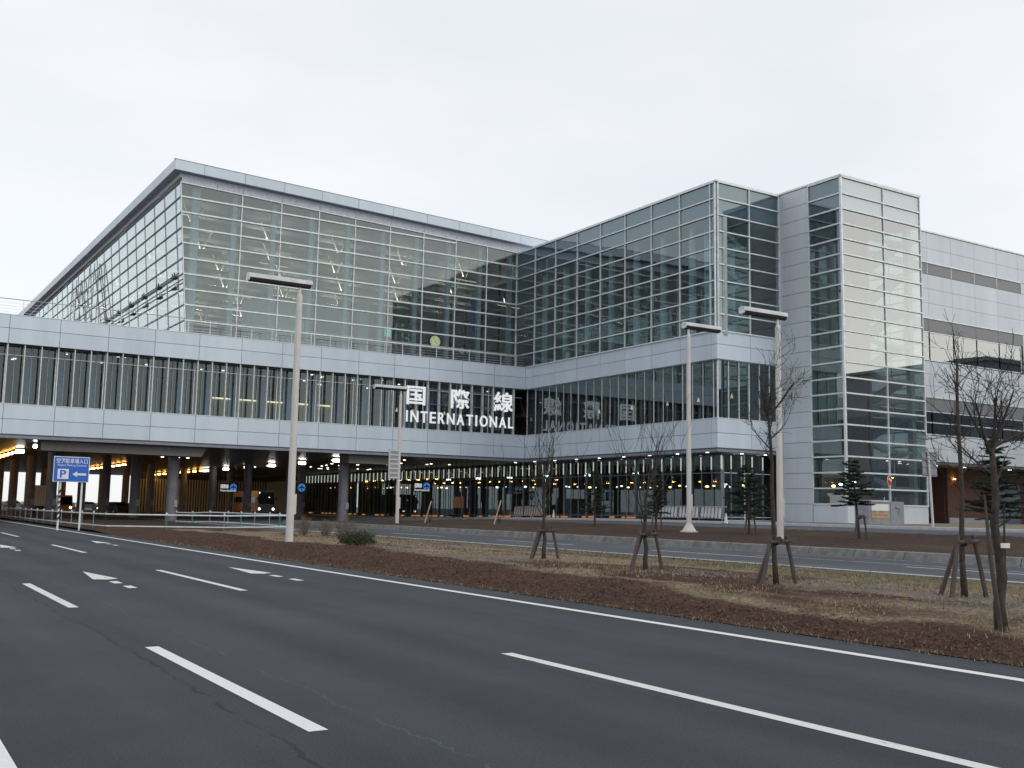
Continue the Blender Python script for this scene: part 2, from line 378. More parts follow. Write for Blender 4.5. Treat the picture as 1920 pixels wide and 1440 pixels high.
def tag(o, label, cat, group=None):
    o['label'] = label; o['category'] = cat
    if group: o['group'] = group
    return o
def thing(name, label, cat, loc=(0,0,0), rz=0, group=None):
    o = bpy.data.objects.new(name, None); COL.objects.link(o); o.location = loc; o.rotation_euler = (0,0,rz); o.empty_display_size = 0.3
    return tag(o, label, cat, group)
def struct(name, mb, kind='structure', smooth=False):
    o = mb.build(name, smooth=smooth); o['kind'] = kind; return o
def copy_tree(o, parent=None, loc=None, rz=None):
    c = o.copy(); COL.objects.link(c)
    if parent: c.parent = parent
    if loc is not None: c.location = loc
    if rz is not None: c.rotation_euler = (0,0,rz)
    for ch in o.children: copy_tree(ch, c)
    return c
def text_mesh(body, size, m, extrude=0.01, bold=0.0, spacing=1.0, align='LEFT'):
    cu = bpy.data.curves.new('lettering', 'FONT'); cu.body = body; cu.size = size; cu.extrude = extrude; cu.offset = bold
    cu.space_character = spacing; cu.align_x = align; cu.resolution_u = 3
    ob = bpy.data.objects.new('lettering', cu); COL.objects.link(ob)
    bpy.context.view_layer.update()
    dg = bpy.context.evaluated_depsgraph_get()
    me = bpy.data.meshes.new_from_object(ob.evaluated_get(dg))
    bpy.data.objects.remove(ob); bpy.data.curves.remove(cu)
    me.materials.clear(); me.materials.append(M[m] if isinstance(m, str) else m)
    return me
def place_text(name, me, fit, parent=None, off=(0,0,0), facing='-Y'):
    """fit = (x0, x1, y, z0, z1) world box for text in a plane facing -Y; scales the text mesh to the box"""
    xs = [v.co.x for v in me.vertices]; ys = [v.co.y for v in me.vertices]
    x0, x1, y, z0, z1 = fit; ax, bx, ay, by = min(xs), max(xs), min(ys), max(ys)
    for v in me.vertices:
        a = (v.co.x-ax)/(bx-ax); c = (v.co.y-ay)/(by-ay); d = v.co.z
        v.co = (x0+(x1-x0)*a-off[0], y-d-off[1], z0+(z1-z0)*c-off[2])
    me.name = name
    ob = bpy.data.objects.new(name, me); COL.objects.link(ob)
    if parent: ob.parent = parent
    return ob

def sstep(a, c, x):
    t = max(0, min(1, (x-a)/(c-a))); return t*t*(3-2*t)
def lerp(a, c, t): return a+(c-a)*t
def interp(tab, x):
    if x <= tab[0][0]: return tab[0][1]
    for (a, p), (c, q) in zip(tab, tab[1:]):
        if x <= c: return lerp(p, q, (x-a)/(c-a))
    return tab[-1][1]

# ------------------------------------------------------------------ ground
VERGE = [(10.85, 0.01), (11.4, 0.10), (12.6, 0.22), (14.5, 0.30), (16.8, 0.28), (18.5, 0.235), (20.6, 0.21), (21.3, 0.20)]
BANK = [(29.2, 0.44), (31.5, 0.56), (34.5, 0.74), (37.2, 0.86), (38.5, 0.86)]
def gz(x, y):
    if x < 10.85: return 0.0
    f = sstep(62, 86, y); p = sstep(60, 125, y)
    if x <= 21.3: return lerp(interp(VERGE, x), 0.12, sstep(54, 60, y))
    if x <= 28.8: return 0.20
    if x <= 38.5: return lerp(interp(BANK, x), 0.24, f)
    if x <= 52.5: return lerp(0.85, 0.32, p)
    return lerp(1.0, 0.47, p)
def strip(name, xs, ys, m, dz=0.0, bump=0.0, fn=gz, sc=1.0):
    mb = MB(); k = mb.mat(m); nx = len(xs); ny = len(ys)
    for y in ys:
        for x in xs:
            z = fn(x, y)+dz
            if bump:
                e = min(1, min(x-xs[0], xs[-1]-x)/0.5)
                z += bump*e*(noise.noise((x*0.8*sc, y*0.5*sc, 3)) + 0.6*noise.noise((x*2.7*sc, y*2.2*sc, 9)) + 0.35*noise.noise((x*7*sc, y*6*sc, 1)))
            mb.v.append((x, y, z))
    for j in range(ny-1):
        for i in range(nx-1):
            a = j*nx+i; mb.f.append((a, a+1, a+nx+1, a+nx)); mb.mi.append(k)
    return struct(name, mb, smooth=True)
def lin(a, c, n): return [a+(c-a)*i/n for i in range(n+1)]
mb = MB(); mb.poly([(-2500,-2500,-0.06),(2500,-2500,-0.06),(2500,2500,-0.06),(-2500,2500,-0.06)], 'groundfar'); struct('ground', mb)
strip('road', lin(-14, 10.85, 12), lin(-60, 420, 60), 'asphalt', fn=lambda x, y: 0.0)
vy = lin(-40, 4, 40) + lin(4.2, 40, 220) + lin(40.5, 60, 50)
strip('verge', lin(10.85, 21.3, 64), vy, 'verge', bump=0.045)
strip('side_road', lin(21.3, 28.8, 6), lin(-60, 300, 60), 'asphalt2')
by = lin(-40, 80, 160)
strip('embankment', lin(29.2, 38.5, 24), by, 'bank', bump=0.05)
strip('forecourt', lin(10.85, 21.3, 6), lin(88, 300, 40), 'asphalt3')
strip('earth_apron', lin(10.85, 21.3, 20), lin(60, 88, 30), 'bank', bump=0.02)
strip('inner_forecourt', lin(28.8, 38.499, 6), lin(80, 300, 40), 'asphalt3', dz=0.003)
strip('carriageway', lin(38.5, 52.499, 8), lin(-60, 300, 72), 'asphalt3')
strip('pavement', lin(52.7, 115, 12), lin(-60, 300, 72), 'pave')
mb = MB()   # kerbs: profile swept along Y
def sweep_kerb(mb, prof, ys, m, fn):
    k = mb.mat(m); n = len(prof); i0 = len(mb.v)
    for y in ys:
        for px, pz in prof: mb.v.append((px, y, pz+fn(y)))
    for j in range(len(ys)-1):
        for i in range(n-1):
            a = i0+j*n+i; mb.f.append((a, a+1, a+n+1, a+n)); mb.mi.append(k)
sweep_kerb(mb, [(28.78, 0.19), (28.90, 0.44), (28.96, 0.465), (29.2, 0.465), (29.22, 0.30)], lin(-60, 80, 50), 'kerb', lambda y: 0)
struct('kerb', mb)
mb = MB()
sweep_kerb(mb, [(52.48, -0.20), (52.50, 0.0), (52.56, 0.02), (52.78, 0.02), (52.80, -0.2)], lin(-60, 300, 60), 'kerbw', lambda y: gz(60, y))
struct('pavement_kerb', mb)
mb = MB()
sweep_kerb(mb, [(38.40, -0.3), (38.42, 0.05), (38.62, 0.05), (38.64, -0.05)], lin(-60, 78, 40), 'kerb', lambda y: gz(40, y))
struct('bank_kerb', mb)
mb = MB()
sweep_kerb(mb, [(21.12, -0.1), (21.14, 0.03), (21.28, 0.03), (21.30, -0.05)], lin(-60, 60, 40), 'kerb', lambda y: 0.2)
struct('side_kerb', mb)
strip('lawn', lin(55.5, 115, 8), lin(5, 52.5, 10), 'lawn', dz=0.012)

# road markings
def mark(mb, x0, x1, y0, y1, m='paint', z=0.004, fn=None):
    n = max(1, int(abs(y1-y0)/6))
    for i in range(n):
        a = lerp(y0, y1, i/n); c = lerp(y0, y1, (i+1)/n)
        za = z + (fn(a) if fn else 0); zc = z + (fn(c) if fn else 0)
        mb.poly([(x0,a,za),(x1,a,za),(x1,c,zc),(x0,c,zc)], m)
mb = MB()
mark(mb, 9.88, 10.05, -30, 120)
for a, c in ((3.9, 10.08), (19.4, 26.0), (35.4, 42.0), (51.5, 58), (67.5, 74)): mark(mb, 6.22, 6.37, a, c, 'paintw')
for a, c in ((7.22, 12.2), (17.15, 22.4), (27.4, 32.6), (37.6, 42.8)): mark(mb, 2.86, 3.01, a, c, 'paintw' if a > 10 else 'paint')
mark(mb, 0.80, 0.95, -20, 90)
for cx_, y0 in ((4.57, 20.62), (4.57, 37.0), (8.24, 21.55), (8.42, 41.1)):
    mb.poly([(cx_, y0+2.45, 0.004), (cx_+0.26, y0+2.68, 0.004), (cx_, y0+5.25, 0.004)], 'paintw'); mb.poly([(cx_, y0+2.45, 0.004), (cx_, y0+5.25, 0.004), (cx_-0.26, y0+2.60, 0.004)], 'paintw')
    for q in (1.28, 0.0): mb.poly([(cx_-0.085, y0+q, 0.004), (cx_+0.085, y0+q+.06, 0.004), (cx_+0.085, y0+q+0.66, 0.004), (cx_-0.085, y0+q+0.6, 0.004)], 'paintw')
struct('road_markings', mb)
mb = MB()
mark(mb, 21.74, 21.90, -30, 160, 'paint', 0.206)
mark(mb, 28.25, 28.37, -30, 160, 'paintp', 0.205)
for k in range(14): mark(mb, 24.9, 25.04, -20+k*11, -14+k*11, 'paintw', 0.205)
mark(mb, 25.95, 26.06, -6, 26, 'paintp', 0.205)
fy = lambda y: gz(45, y)
mark(mb, 39.2, 39.36, -30, 160, 'paintw', 0.006, fy)
mark(mb, 51.4, 51.55, -30, 160, 'paintp', 0.006, fy)
for k in range(12): mark(mb, 45.3, 45.45, -20+k*14, -12+k*14, 'paintp', 0.006, fy)
struct('side_road_markings', mb)

# ------------------------------------------------------------------ terminal building
YA, XB, YF = 86.553, 55.697, 59.132
Z0, Z1, Z2, Z3, Z4, Z5 = 15.69, 14.665, 13.497, 8.874, 7.743, 6.596
P = 3.6
BC = Vector((40, 100, 0))
bld = thing('terminal_building', 'long airport terminal with tall glass hall, white panel bands and a glass wing', 'terminal', BC)
def bpart(name, mb, parent=None): return mb.build(name, parent or bld, BC)

def panel_run(mb, O, u, us, zs, nrm, m='panel', depth=0.10, gap=0.017):
    """cladding panels on a vertical plane: O origin, u horizontal unit, nrm outward; each panel its own box"""
    O, u, nrm = Vector(O), Vector(u), Vector(nrm); k = mb.mat(m)
    for a, c in zip(us, us[1:]):
        for za, zc in zip(zs, zs[1:]):
            za, zc = min(za, zc), max(za, zc)
            p = O + u*(a+gap); q = O + u*(c-gap); i = len(mb.v)
            for n_ in (0.0, depth):
                for pt, z in ((p, za+gap), (q, za+gap), (q, zc-gap), (p, zc-gap)):
                    e = pt + nrm*n_; mb.v.append((e.x, e.y, z))
            for t in ((0,1,2,3),(7,6,5,4),(0,4,5,1),(1,5,6,2),(2,6,7,3),(3,7,4,0)): mb.f.append(tuple(i+j for j in t)); mb.mi.append(k)

D = 0.10
nA = list(range(-24, 1))
xsA = [XB + n*P for n in nA]
ysB = [YA-1.552-P*k for k in range(8)]           # joints along the wing, toward the camera
def band_part(zt, zm, zb, lip=None):
    mb = MB()
    panel_run(mb, (0, YA+D, 0), (1,0,0), xsA, (zb, zm, zt), (0,-1,0))
    mb.box((xsA[0], YA+D+.005, zb+.02), (XB+0.3, YA+0.55, zt-.02), 'joint')
    usB = [0.0] + [YA-y for y in ysB] + [YA-YF]
    panel_run(mb, (XB+D, YA, 0), (0,-1,0), usB, (zb, zm, zt), (-1,0,0))
    mb.box((XB+D+.005, YF+D+.005, zb+.02), (XB+0.55, YA+D, zt-.02), 'joint')
    panel_run(mb, (XB, YF+D, 0), (1,0,0), [0, P, 7.0], (zb, zm, zt), (0,-1,0))
    mb.box((XB+0.55, YF+D+.005, zb+.02), (XB+7.05, YF+0.55, zt-.02), 'joint')
    # coping
    mb.box((xsA[0], YA-0.02, zt), (XB-0.02, YA+0.5, zt+0.05), 'trim' if lip else 'frame')
    mb.box((XB-0.02, YF-0.02, zt), (XB+0.5, YA+0.5, zt+0.05), 'trim' if lip else 'frame')
    mb.box((XB+0.5, YF-0.02, zt), (XB+7.0, YF+0.5, zt+0.05), 'trim' if lip else 'frame')
    return mb
bpart('facade_band', band_part(Z0, Z1, Z2))
mb = band_part(Z3, Z4, Z5)
# shadow gap and lower trim under the lower band
for a, c, m_ in ((Z5-0.10, Z5, 'joint'), (Z5-0.30, Z5-0.10, 'trim')):
    e = 0.05 if m_ == 'joint' else -0.01
    mb.box((xsA[0], YA+e, a), (XB+e, YA+0.6, c-.004), m_); mb.box((XB+e, YF+e, a), (XB+0.6, YA+0.6, c-.004), m_); mb.box((XB+0.6, YF+e, a), (XB+7.0, YF+0.6, c-.004), m_)
bpart('facade_band', mb)
mb = MB()   # floors, deck soffit
mb.box((-31, YA+0.56, Z2+0.3), (100, 190, Z0-0.25), 'floor')          # upper hall floor / terrace
mb.box((XB+0.56, YF+0.56, Z2+0.3), (72, YA+0.56, Z0-0.25), 'floor')
bpart('floor_slab', mb)
mb = MB()
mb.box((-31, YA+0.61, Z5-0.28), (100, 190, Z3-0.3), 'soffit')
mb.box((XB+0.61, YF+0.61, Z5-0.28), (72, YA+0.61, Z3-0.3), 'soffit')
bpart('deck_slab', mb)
mb = MB()
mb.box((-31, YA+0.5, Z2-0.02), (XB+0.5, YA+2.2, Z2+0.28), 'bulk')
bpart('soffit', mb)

def glazing(O, u, nrm, us, rows_of, gm, fw=0.07, fh=0.07, fd=0.14, hm='frame', jitter=0.0, spandrel=0, last=True, drop_h=False):
    """curtain wall: one window part per bay (its panes one mesh) and its mullions as a child frame.
    O(u, z) -> point on the glass plane; rows_of(a, c) -> list of (z at a, z at c)"""
    outl = []
    for bi, (a, c) in enumerate(zip(us, us[1:])):
        rows = rows_of(a, c); g_ = MB(); fr = MB()
        for (z0a, z0c), (z1a, z1c) in zip(rows, rows[1:]):
            top = spandrel and z1a > rows[-1][0]-spandrel
            t1 = random.uniform(-1, 1)*jitter; t2 = random.uniform(-1, 1)*jitter
            n_ = Vector(nrm)
            pts = [O(a, z0a)+n_*t1, O(c, z0c)-n_*t1, O(c, z1c)-n_*t2, O(a, z1a)+n_*t2]
            g_.poly(pts, gm)
            if top:
                g_.poly([p_-n_*0.12 for p_ in pts], 'spandrel')
        up = Vector(nrm)
        fr.bar(O(a, rows[0][0])+up*0.03, O(a, rows[-1][0])+up*0.03, fw, fd, hm, up)
        if last and bi == len(us)-2: fr.bar(O(c, rows[0][1])+up*0.03, O(c, rows[-1][1])+up*0.03, fw, fd, hm, up)
        for (za, zc) in rows:
            fr.bar(O(a, za)+up*0.06, O(c, zc)+up*0.06, fh, fd, hm, up)
        wo = g_.build('window', bld, BC); fr.build('frame', wo, BC); outl.append(wo)
    return outl

# hall front glass (plane y = 88.5); rows every 1.33 m, top follows the sloping roof
YG = 88.5
ROWS = [15.75 + 1.332*i for i in range(10)]
def ztop(x): return 29.0 - 0.0335*(x-21.46)
def lean_x(z): return 22.55 - (z-16.1)*(22.55-21.46)/(29.0-16.1)
hall_us = [21.46, 26.88, 30.48, 34.08, 37.68, 41.28, 44.88, 48.48, 52.08, 55.68]
def hall_O(x, z):
    if x <= 21.5: x = lean_x(z)
    return Vector((x, YG, z))
def hall_rows(a, c):
    r = [(z, z) for z in ROWS if z < min(ztop(a), ztop(c))-0.35]
    return r + [(ztop(a), ztop(c))]
glazing(hall_O, None, (0,-1,0), hall_us, hall_rows, 'glass', jitter=0.004, fw=0.075, fh=0.125)
# hall side glass, leaning outward, splayed slightly
SPL = 0.0145
def side_O(y, z): return Vector((lean_x(z) - SPL*(y-YG), y, z))
side_us = [YG] + [YG+1.6+P*i for i in range(28)]
zt_side = 29.0
glazing(side_O, None, (-1,0,0), side_us, lambda a, c: [(z, z) for z in ROWS[:-1]+[27.74]] + [(zt_side, zt_side)], 'glass_side', jitter=0.004, hm='frame_s', fw=0.05, fh=0.10, fd=0.03)

# roof: sloping slab with deep eaves
mb = MB()
def rz(x, o): return 30.70 - 0.0332*(x-20.75) + o
XL0, XL1 = 20.75, 20.75 - 0.0150*(190-87.75)
XR = 78
def roofslab(mb, o0, o1, inset, m):
    y0 = 87.75+inset; xa = XL0+inset; xb_ = XL1+inset
    lo = [(xa, y0, rz(xa, o0)), (XR, y0, rz(XR, o0)), (XR, 190, rz(XR, o0)), (xb_, 190, rz(xb_, o0))]
    hi = [(x, y, z+(o1-o0)) for x, y, z in lo]
    n = 4
    mb.poly(list(reversed(lo)), m); mb.poly(hi, m)
    for i in range(4): mb.poly([lo[i], lo[(i+1) % 4], hi[(i+1) % 4], hi[i]], m)
roofslab(mb, -0.86, -0.06, 0.06, 'trim_l')
roofslab(mb, -1.30, -0.87, 0.62, 'trim_l')
# fascia panels, front
xj = [20.75, 23.25] + [23.25+3.6*i for i in range(1, 16)]
k = mb.mat('panel')
def quadbox(mb, p0, p1, h0, h1, th, nrm, m, g=0.02):
    """panel between plan points p0,p1; lower z h0(p), upper z h1(p)"""
    nrm = Vector(nrm); a = Vector(p0); c = Vector(p1); d = (c-a).normalized(); a2 = a+d*g; c2 = c-d*g
    pts = [Vector((a2.x, a2.y, h0(a2.x))), Vector((c2.x, c2.y, h0(c2.x))), Vector((c2.x, c2.y, h1(c2.x))), Vector((a2.x, a2.y, h1(a2.x)))]
    mb.prism(pts, nrm*th, m)
for a, c in zip(xj, xj[1:]): quadbox(mb, (a, 87.80, 0), (c, 87.80, 0), lambda x: rz(x, -0.88), lambda x: rz(x, 0), 0.06, (0,-1,0), 'panel')
mb.prism([Vector((XL0-0.05, 87.72, rz(XL0, 0.0))), Vector((XR, 87.72, rz(XR, 0.0))), Vector((XR, 87.72, rz(XR, 0.05))), Vector((XL0-0.05, 87.72, rz(XL0, 0.05)))], (0, 0.3, 0), 'trim')
for i in range(28):
    ya, yc = 87.75+P*i, 87.75+P*(i+1)
    xa, xc = XL0-0.0150*(ya-87.75), XL0-0.0150*(yc-87.75)
    mb.prism([Vector((xa+.05, ya+.02, rz(xa, -0.88))), Vector((xc+.05, yc-.02, rz(xc, -0.88))), Vector((xc+.05, yc-.02, rz(xc, 0))), Vector((xa+.05, ya+.02, rz(xa, 0)))], (-0.06, 0, 0), 'panel')
# inner fascia above the glass
xj2 = [21.5, 24.6] + [26.88+3.6*i for i in range(0, 10)]
for a, c in zip(xj2, xj2[1:]): quadbox(mb, (a, 88.40, 0), (c, 88.40, 0), lambda x: ztop(x)+0.05, lambda x: rz(x, -1.0), 0.05, (0,-1,0), 'trim_l')
bpart('roof', mb)

# band storey behind pale fins
mb_unused = None
YW = YA + 1.15
def flat_rows(*zs): return lambda a, c: [(z, z) for z in zs]
for n in range(-24, 0):
    a, c = XB+n*P, XB+(n+1)*P
    if c > XB-0.1: c = XB+0.25
    wo = glazing(lambda x, z: Vector((x, YW, z)), None, (0,-1,0), [a, c], flat_rows(Z3-0.2, 12.75, Z2), 'glass_low', jitter=0.003, fw=0.06, fh=0.06, fd=0.08, last=False)[0]
    fr = MB()
    for j in range(3):
        x = a + 1.2*j
        if x < XB-0.3: fr.box((x-0.035, YA+0.10, Z3+0.05), (x+0.035, YA+0.42, Z2-0.003), 'fin')
        xm = x+0.62
        fr.box((xm-0.022, YW-0.10, Z3), (xm+0.022, YW-0.02, Z2-0.01), 'intsteel')
    fr.build('fin', wo, BC)
mb = MB(); mb.box((-31, YA+0.5, Z3-0.28), (XB+0.5, YA+4.0, Z3-0.02), 'floor'); bpart('sill', mb)
# wing band glazing (close behind the panels)
usb = [YA-0.05] + ysB + [YF+0.3]
XWG = XB+0.28
for a, c in zip(usb, usb[1:]):
    wo = glazing(lambda y, z: Vector((XWG, y, z)), None, (-1,0,0), [a, c], flat_rows(Z3+0.05, Z2), 'glass_wband', jitter=0.0006, fw=0.06, fh=0.06, fd=0.06, last=False)[0]
    fr = MB(); n = max(1, round((a-c)/1.2))
    for j in range(1, n): 
        y = a-(a-c)*j/n; fr.box((XWG-0.05, y-0.022, Z3+0.05), (XWG-0.01, y+0.022, Z2), 'frame')
    if n > 1: fr.build('fin', wo, BC)
wo = glazing(lambda x, z: Vector((x, YF+0.28, z)), None, (0,-1,0), [XWG, XB+P, XB+7.0], flat_rows(Z3+0.05, Z2), 'glass_wband', fw=0.08, fh=0.06, fd=0.12)
for o_, (a, c) in zip(wo, ((XWG, XB+P), (XB+P, XB+7.0))):
    fr = MB()
    for j in (1, 2): x = lerp(a, c, j/3); fr.box((x-0.03, YF+0.18, Z3+0.05), (x+0.03, YF+0.27, Z2), 'frame')
    fr.build('fin', o_, BC)

# upper wing glass
ROWW = [15.72 + 1.327*i for i in range(10)]
usw = [YG] + ysB + [YF+0.14]
glazing(lambda y, z: Vector((XB+0.02, y, z)), None, (-1,0,0), usw, lambda a, c: [(z, z) for z in ROWW], 'glass_wing', jitter=0.004, fw=0.085, fh=0.10, spandrel=2.5)
glazing(lambda x, z: Vector((x, YF+0.04, z)), None, (0,-1,0), [XB+0.16, XB+3.55, XB+6.9], lambda a, c: [(z, z) for z in ROWW], 'glass_wing', jitter=0.004, fw=0.085, fh=0.10, spandrel=2.5)
mb = MB()
mb.box((XB-0.08, YF-0.08, ROWW[-1]+0.03), (72, YG+0.2, ROWW[-1]+0.16), 'frame')
mb.box((XB+0.3, YF+0.3, 24.9), (72, YG+8, 25.3), 'ceil')
bpart('wing_roof', mb)
# wing interior
mb = MB()
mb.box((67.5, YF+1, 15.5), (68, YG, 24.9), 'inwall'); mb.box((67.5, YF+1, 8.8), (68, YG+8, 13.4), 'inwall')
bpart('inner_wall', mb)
for k_ in range(8):
    c_ = MB(); y = ysB[k_]-0.5; c_.tube([(56.6, y, 15.45), (56.6, y, 24.9)], 0.30, 'intsteel', 10); bpart('column', c_)
st = MB()    # zigzag stair in the wing end
z = 15.6
for i in range(6):
    x0, x1 = (56.9, 59.3) if i % 2 == 0 else (59.3, 56.9)
    st.bar((x0, YF+1.6, z), (x1, YF+1.6, z+1.5), 1.2, 0.30, 'frame_d'); z += 1.5
    st.box((min(x1, x1+0.5)-0.3, YF+1.0, z-0.12), (x1+0.45, YF+2.2, z+0.08), 'frame_d')
st.box((56.9, YF+2.6, 15.5), (60.2, YF+2.7, 24.8), 'teal'); st.box((56.75, YF+1.2, 15.5), (56.95, YF+1.5, 24.8), 'spandrel')
bpart('stair', st)

# hall interior
mb = MB()
lo = lambda x: ztop(x)+0.0
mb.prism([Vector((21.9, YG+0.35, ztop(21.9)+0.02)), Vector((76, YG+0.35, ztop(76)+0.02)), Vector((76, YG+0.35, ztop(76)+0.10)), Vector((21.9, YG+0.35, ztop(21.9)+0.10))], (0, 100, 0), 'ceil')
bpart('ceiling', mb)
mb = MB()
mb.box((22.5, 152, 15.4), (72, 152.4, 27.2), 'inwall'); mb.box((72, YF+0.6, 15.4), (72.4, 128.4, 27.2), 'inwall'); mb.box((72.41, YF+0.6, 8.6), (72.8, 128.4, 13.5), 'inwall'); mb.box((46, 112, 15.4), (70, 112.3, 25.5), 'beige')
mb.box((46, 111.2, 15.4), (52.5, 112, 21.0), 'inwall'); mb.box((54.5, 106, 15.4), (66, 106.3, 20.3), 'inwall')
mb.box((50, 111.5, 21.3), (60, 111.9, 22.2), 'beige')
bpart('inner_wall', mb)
mb = MB()
mb.box((31.8, 99, 15.4), (37.0, 103, 22.0), 'teal'); bpart('lift_shaft', mb)
mb = MB()
mb.box((37.2, 103.5, 15.4), (43.8, 108, 22.6), 'teal'); mb.box((44.1, 101.5, 15.4), (45.2, 102.5, 23.2), 'teal'); bpart('lift_shaft', mb)
for x in hall_us[1:]:
    c_ = MB(); c_.box((x-0.62, YG+0.55, 15.4), (x-0.22, YG+0.95, ztop(x)-0.02), 'intsteel'); bpart('column', c_)
c_ = MB(); c_.box((22.75, YG+0.5, 15.4), (23.35, YG+1.1, ztop(23)-0.02), 'intsteel'); bpart('column', c_)
for ti, ty in enumerate((95.0, 103.0, 111.0, 119.0, 127.0, 135.0, 143.0)):
    tb = MB(); lt = MB()
    zt_ = lambda x: ztop(x)-1.95
    for bx in range(7):
        x0 = 24.4 + bx*7.2 + (ti % 2)*3.0
        if x0 > 64: continue
        tb.bar((x0-2.4, ty, zt_(x0-2.4)), (x0+2.0, ty, zt_(x0+2.0)), 0.22, 0.34, 'beige')
        tb.tube([(x0, ty, zt_(x0)), (x0-0.85, ty, ztop(x0)-0.02)], 0.10, 'white', 6); tb.tube([(x0, ty, zt_(x0)), (x0+0.85, ty, ztop(x0)-0.02)], 0.10, 'white', 6)
        lt.prism([(x0-2.0, ty-.05, zt_(x0-2.0)+0.178), (x0-2.0, ty+.05, zt_(x0-2.0)+0.178), (x0+1.8, ty+.05, zt_(x0+1.8)+0.178), (x0+1.8, ty-.05, zt_(x0+1.8)+0.178)], (0, 0, 0.006), 'e_up')
        if (ti*3+bx) % 4 == 0: lt.prism([(x0-1.2, ty-.10, zt_(x0-1.2)-0.18), (x0-1.2, ty+.10, zt_(x0-1.2)-0.18), (x0+1.9, ty+.10, zt_(x0+1.9)-0.18), (x0+1.9, ty-.10, zt_(x0+1.9)-0.18)], (0, 0, -0.02), 'e_beam')  # emissive underside stands in for gold light reflected by the beam
    tb.bar((22.8, ty+0.5, 28.3), (70, ty+0.5, 26.75), 0.2, 0.35, 'intsteel')
    o_ = bpart('roof_truss', tb); lt.build('uplight_and_beam_glow', o_, BC)
rl = MB()   # interior guard rail and terrace rail
rl.bar((22.6, YG+1.6, 16.75), (55, YG+1.6, 16.75), 0.05, 0.07, 'black')
for i in range(19): rl.bar((23+i*1.8, YG+1.6, 15.45), (23+i*1.8, YG+1.6, 16.75), 0.03, 0.03, 'black')
bpart('guard_rail', rl)
rl = MB()
rl.tube([(-31, YA+0.35, 17.0), (XB, YA+0.35, 16.93)], 0.035, 'steel', 6)
for i in range(48): rl.bar((XB-0.9-1.8*i, YA+0.35, Z0), (XB-0.9-1.8*i, YA+0.35, 16.98), 0.045, 0.045, 'frame')
for q in range(4): rl.tube([(-31, YA+0.35, 15.95+q*0.24), (XB, YA+0.35, 15.95+q*0.24)], 0.010, 'frame', 4)
bpart('terrace_rail', rl)
gr = MB()    # gantry with floodlights outside the leaning side glass
gr.tube([(21.62, 88.0, 20.95), (20.75, 150, 20.95)], 0.05, 'frame_d', 6); gr.tube([(21.50, 88.0, 20.70), (20.63, 150, 20.70)], 0.05, 'frame_d', 6)
go = bpart('maintenance_rail', gr)
for i in range(10):
    y = 88.6+5.2*i; x = 21.52-0.0140*(y-88); f_ = MB()
    f_.box((x-0.25, y-0.42, 20.52), (x+0.16, y+0.42, 20.69), 'black'); f_.box((x-0.22, y-0.38, 20.69), (x-0.14, y-0.28, 20.98), 'black'); f_.box((x-0.22, y+0.28, 20.69), (x-0.14, y+0.38, 20.98), 'black')
    f_.build('floodlight', go, BC)

# ground floor glass wall under deck and wing, with tall fins
XG, YGF = 57.0, 60.1
usg = [YGF + P*i for i in range(26)]
def g_rows(a, c): return [(gz(60, a)+0.02, gz(60, c)+0.02), (gz(60, a)+0.30, gz(60, c)+0.30), (4.75, 4.75), (Z5-0.3, Z5-0.3)]
for a, c in zip(usg, usg[1:]):
    wo = glazing(lambda y, z: Vector((XG+0.25, y, z)), None, (-1,0,0), [a, c], g_rows, 'glass_low', jitter=0.003, fw=0.05, fh=0.05, fd=0.08, hm='frame_d', last=False)[0]
    fr = MB()
    for j in range(3):
        y = a+1.2*j; zb = gz(60, y)+0.1
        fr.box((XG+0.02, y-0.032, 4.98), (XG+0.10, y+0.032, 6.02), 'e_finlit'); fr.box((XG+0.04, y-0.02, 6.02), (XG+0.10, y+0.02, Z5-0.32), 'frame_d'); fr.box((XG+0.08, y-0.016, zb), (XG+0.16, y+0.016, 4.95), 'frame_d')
    fr.build('fin', wo, BC)
wo = glazing(lambda x, z: Vector((x, YGF+0.2, z)), None, (0,-1,0), [XG+0.25, XG+2.6, XB+7.0], lambda a, c: [(1.05, 1.05), (1.3, 1.3), (4.75, 4.75), (Z5-0.3, Z5-0.3)], 'glass_low', fw=0.06, fh=0.05, fd=0.1)
fr = MB()
for x in (57.0, 58.05, 59.17, 60.33, 61.5):
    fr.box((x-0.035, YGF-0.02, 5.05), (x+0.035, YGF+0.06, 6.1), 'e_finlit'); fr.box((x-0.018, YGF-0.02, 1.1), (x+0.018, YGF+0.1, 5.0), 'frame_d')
fr.build('fin', wo[0], BC)
mb = MB()
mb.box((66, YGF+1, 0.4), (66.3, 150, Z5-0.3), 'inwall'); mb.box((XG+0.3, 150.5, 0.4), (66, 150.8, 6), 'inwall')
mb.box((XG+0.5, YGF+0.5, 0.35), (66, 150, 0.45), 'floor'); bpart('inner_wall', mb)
for i in range(9):
    c_ = MB(); c_.tube([(60.5, 64+10.8*i, 0.4), (60.5, 64+10.8*i, Z5-0.29)], 0.4, 'colm', 12); bpart('column', c_)
kl = MB()  # emissive strips stand in for an orange floor reflection along the glass base
for i in range(60):
    y = YGF+0.6+1.45*i
    if random.random() < 0.62: kl.box((XG+0.02, y, gz(60, y)+0.06), (XG+0.12, y+random.uniform(0.3, 1.2), gz(60, y)+0.20), 'e_kick')
bpart('plinth_reflection', kl)
# glowing blobs behind the ground floor glass stand in for lamps reflected in it
for i in range(64):
    y = 60.8+1.34*i + random.uniform(-0.5, 0.5)
    if random.random() < 0.25: continue
    lm = MB(); z = 3.75 + 0.006*(y-60) + random.uniform(-0.08, 0.08)
    lm.sphere((59.2+random.uniform(-.5, .6), y, z), random.uniform(0.05, 0.15), 'e_refl' if random.random() < 0.75 else 'e_down', 8, (1, 1.6, .65)); bpart('lamp_reflection', lm)

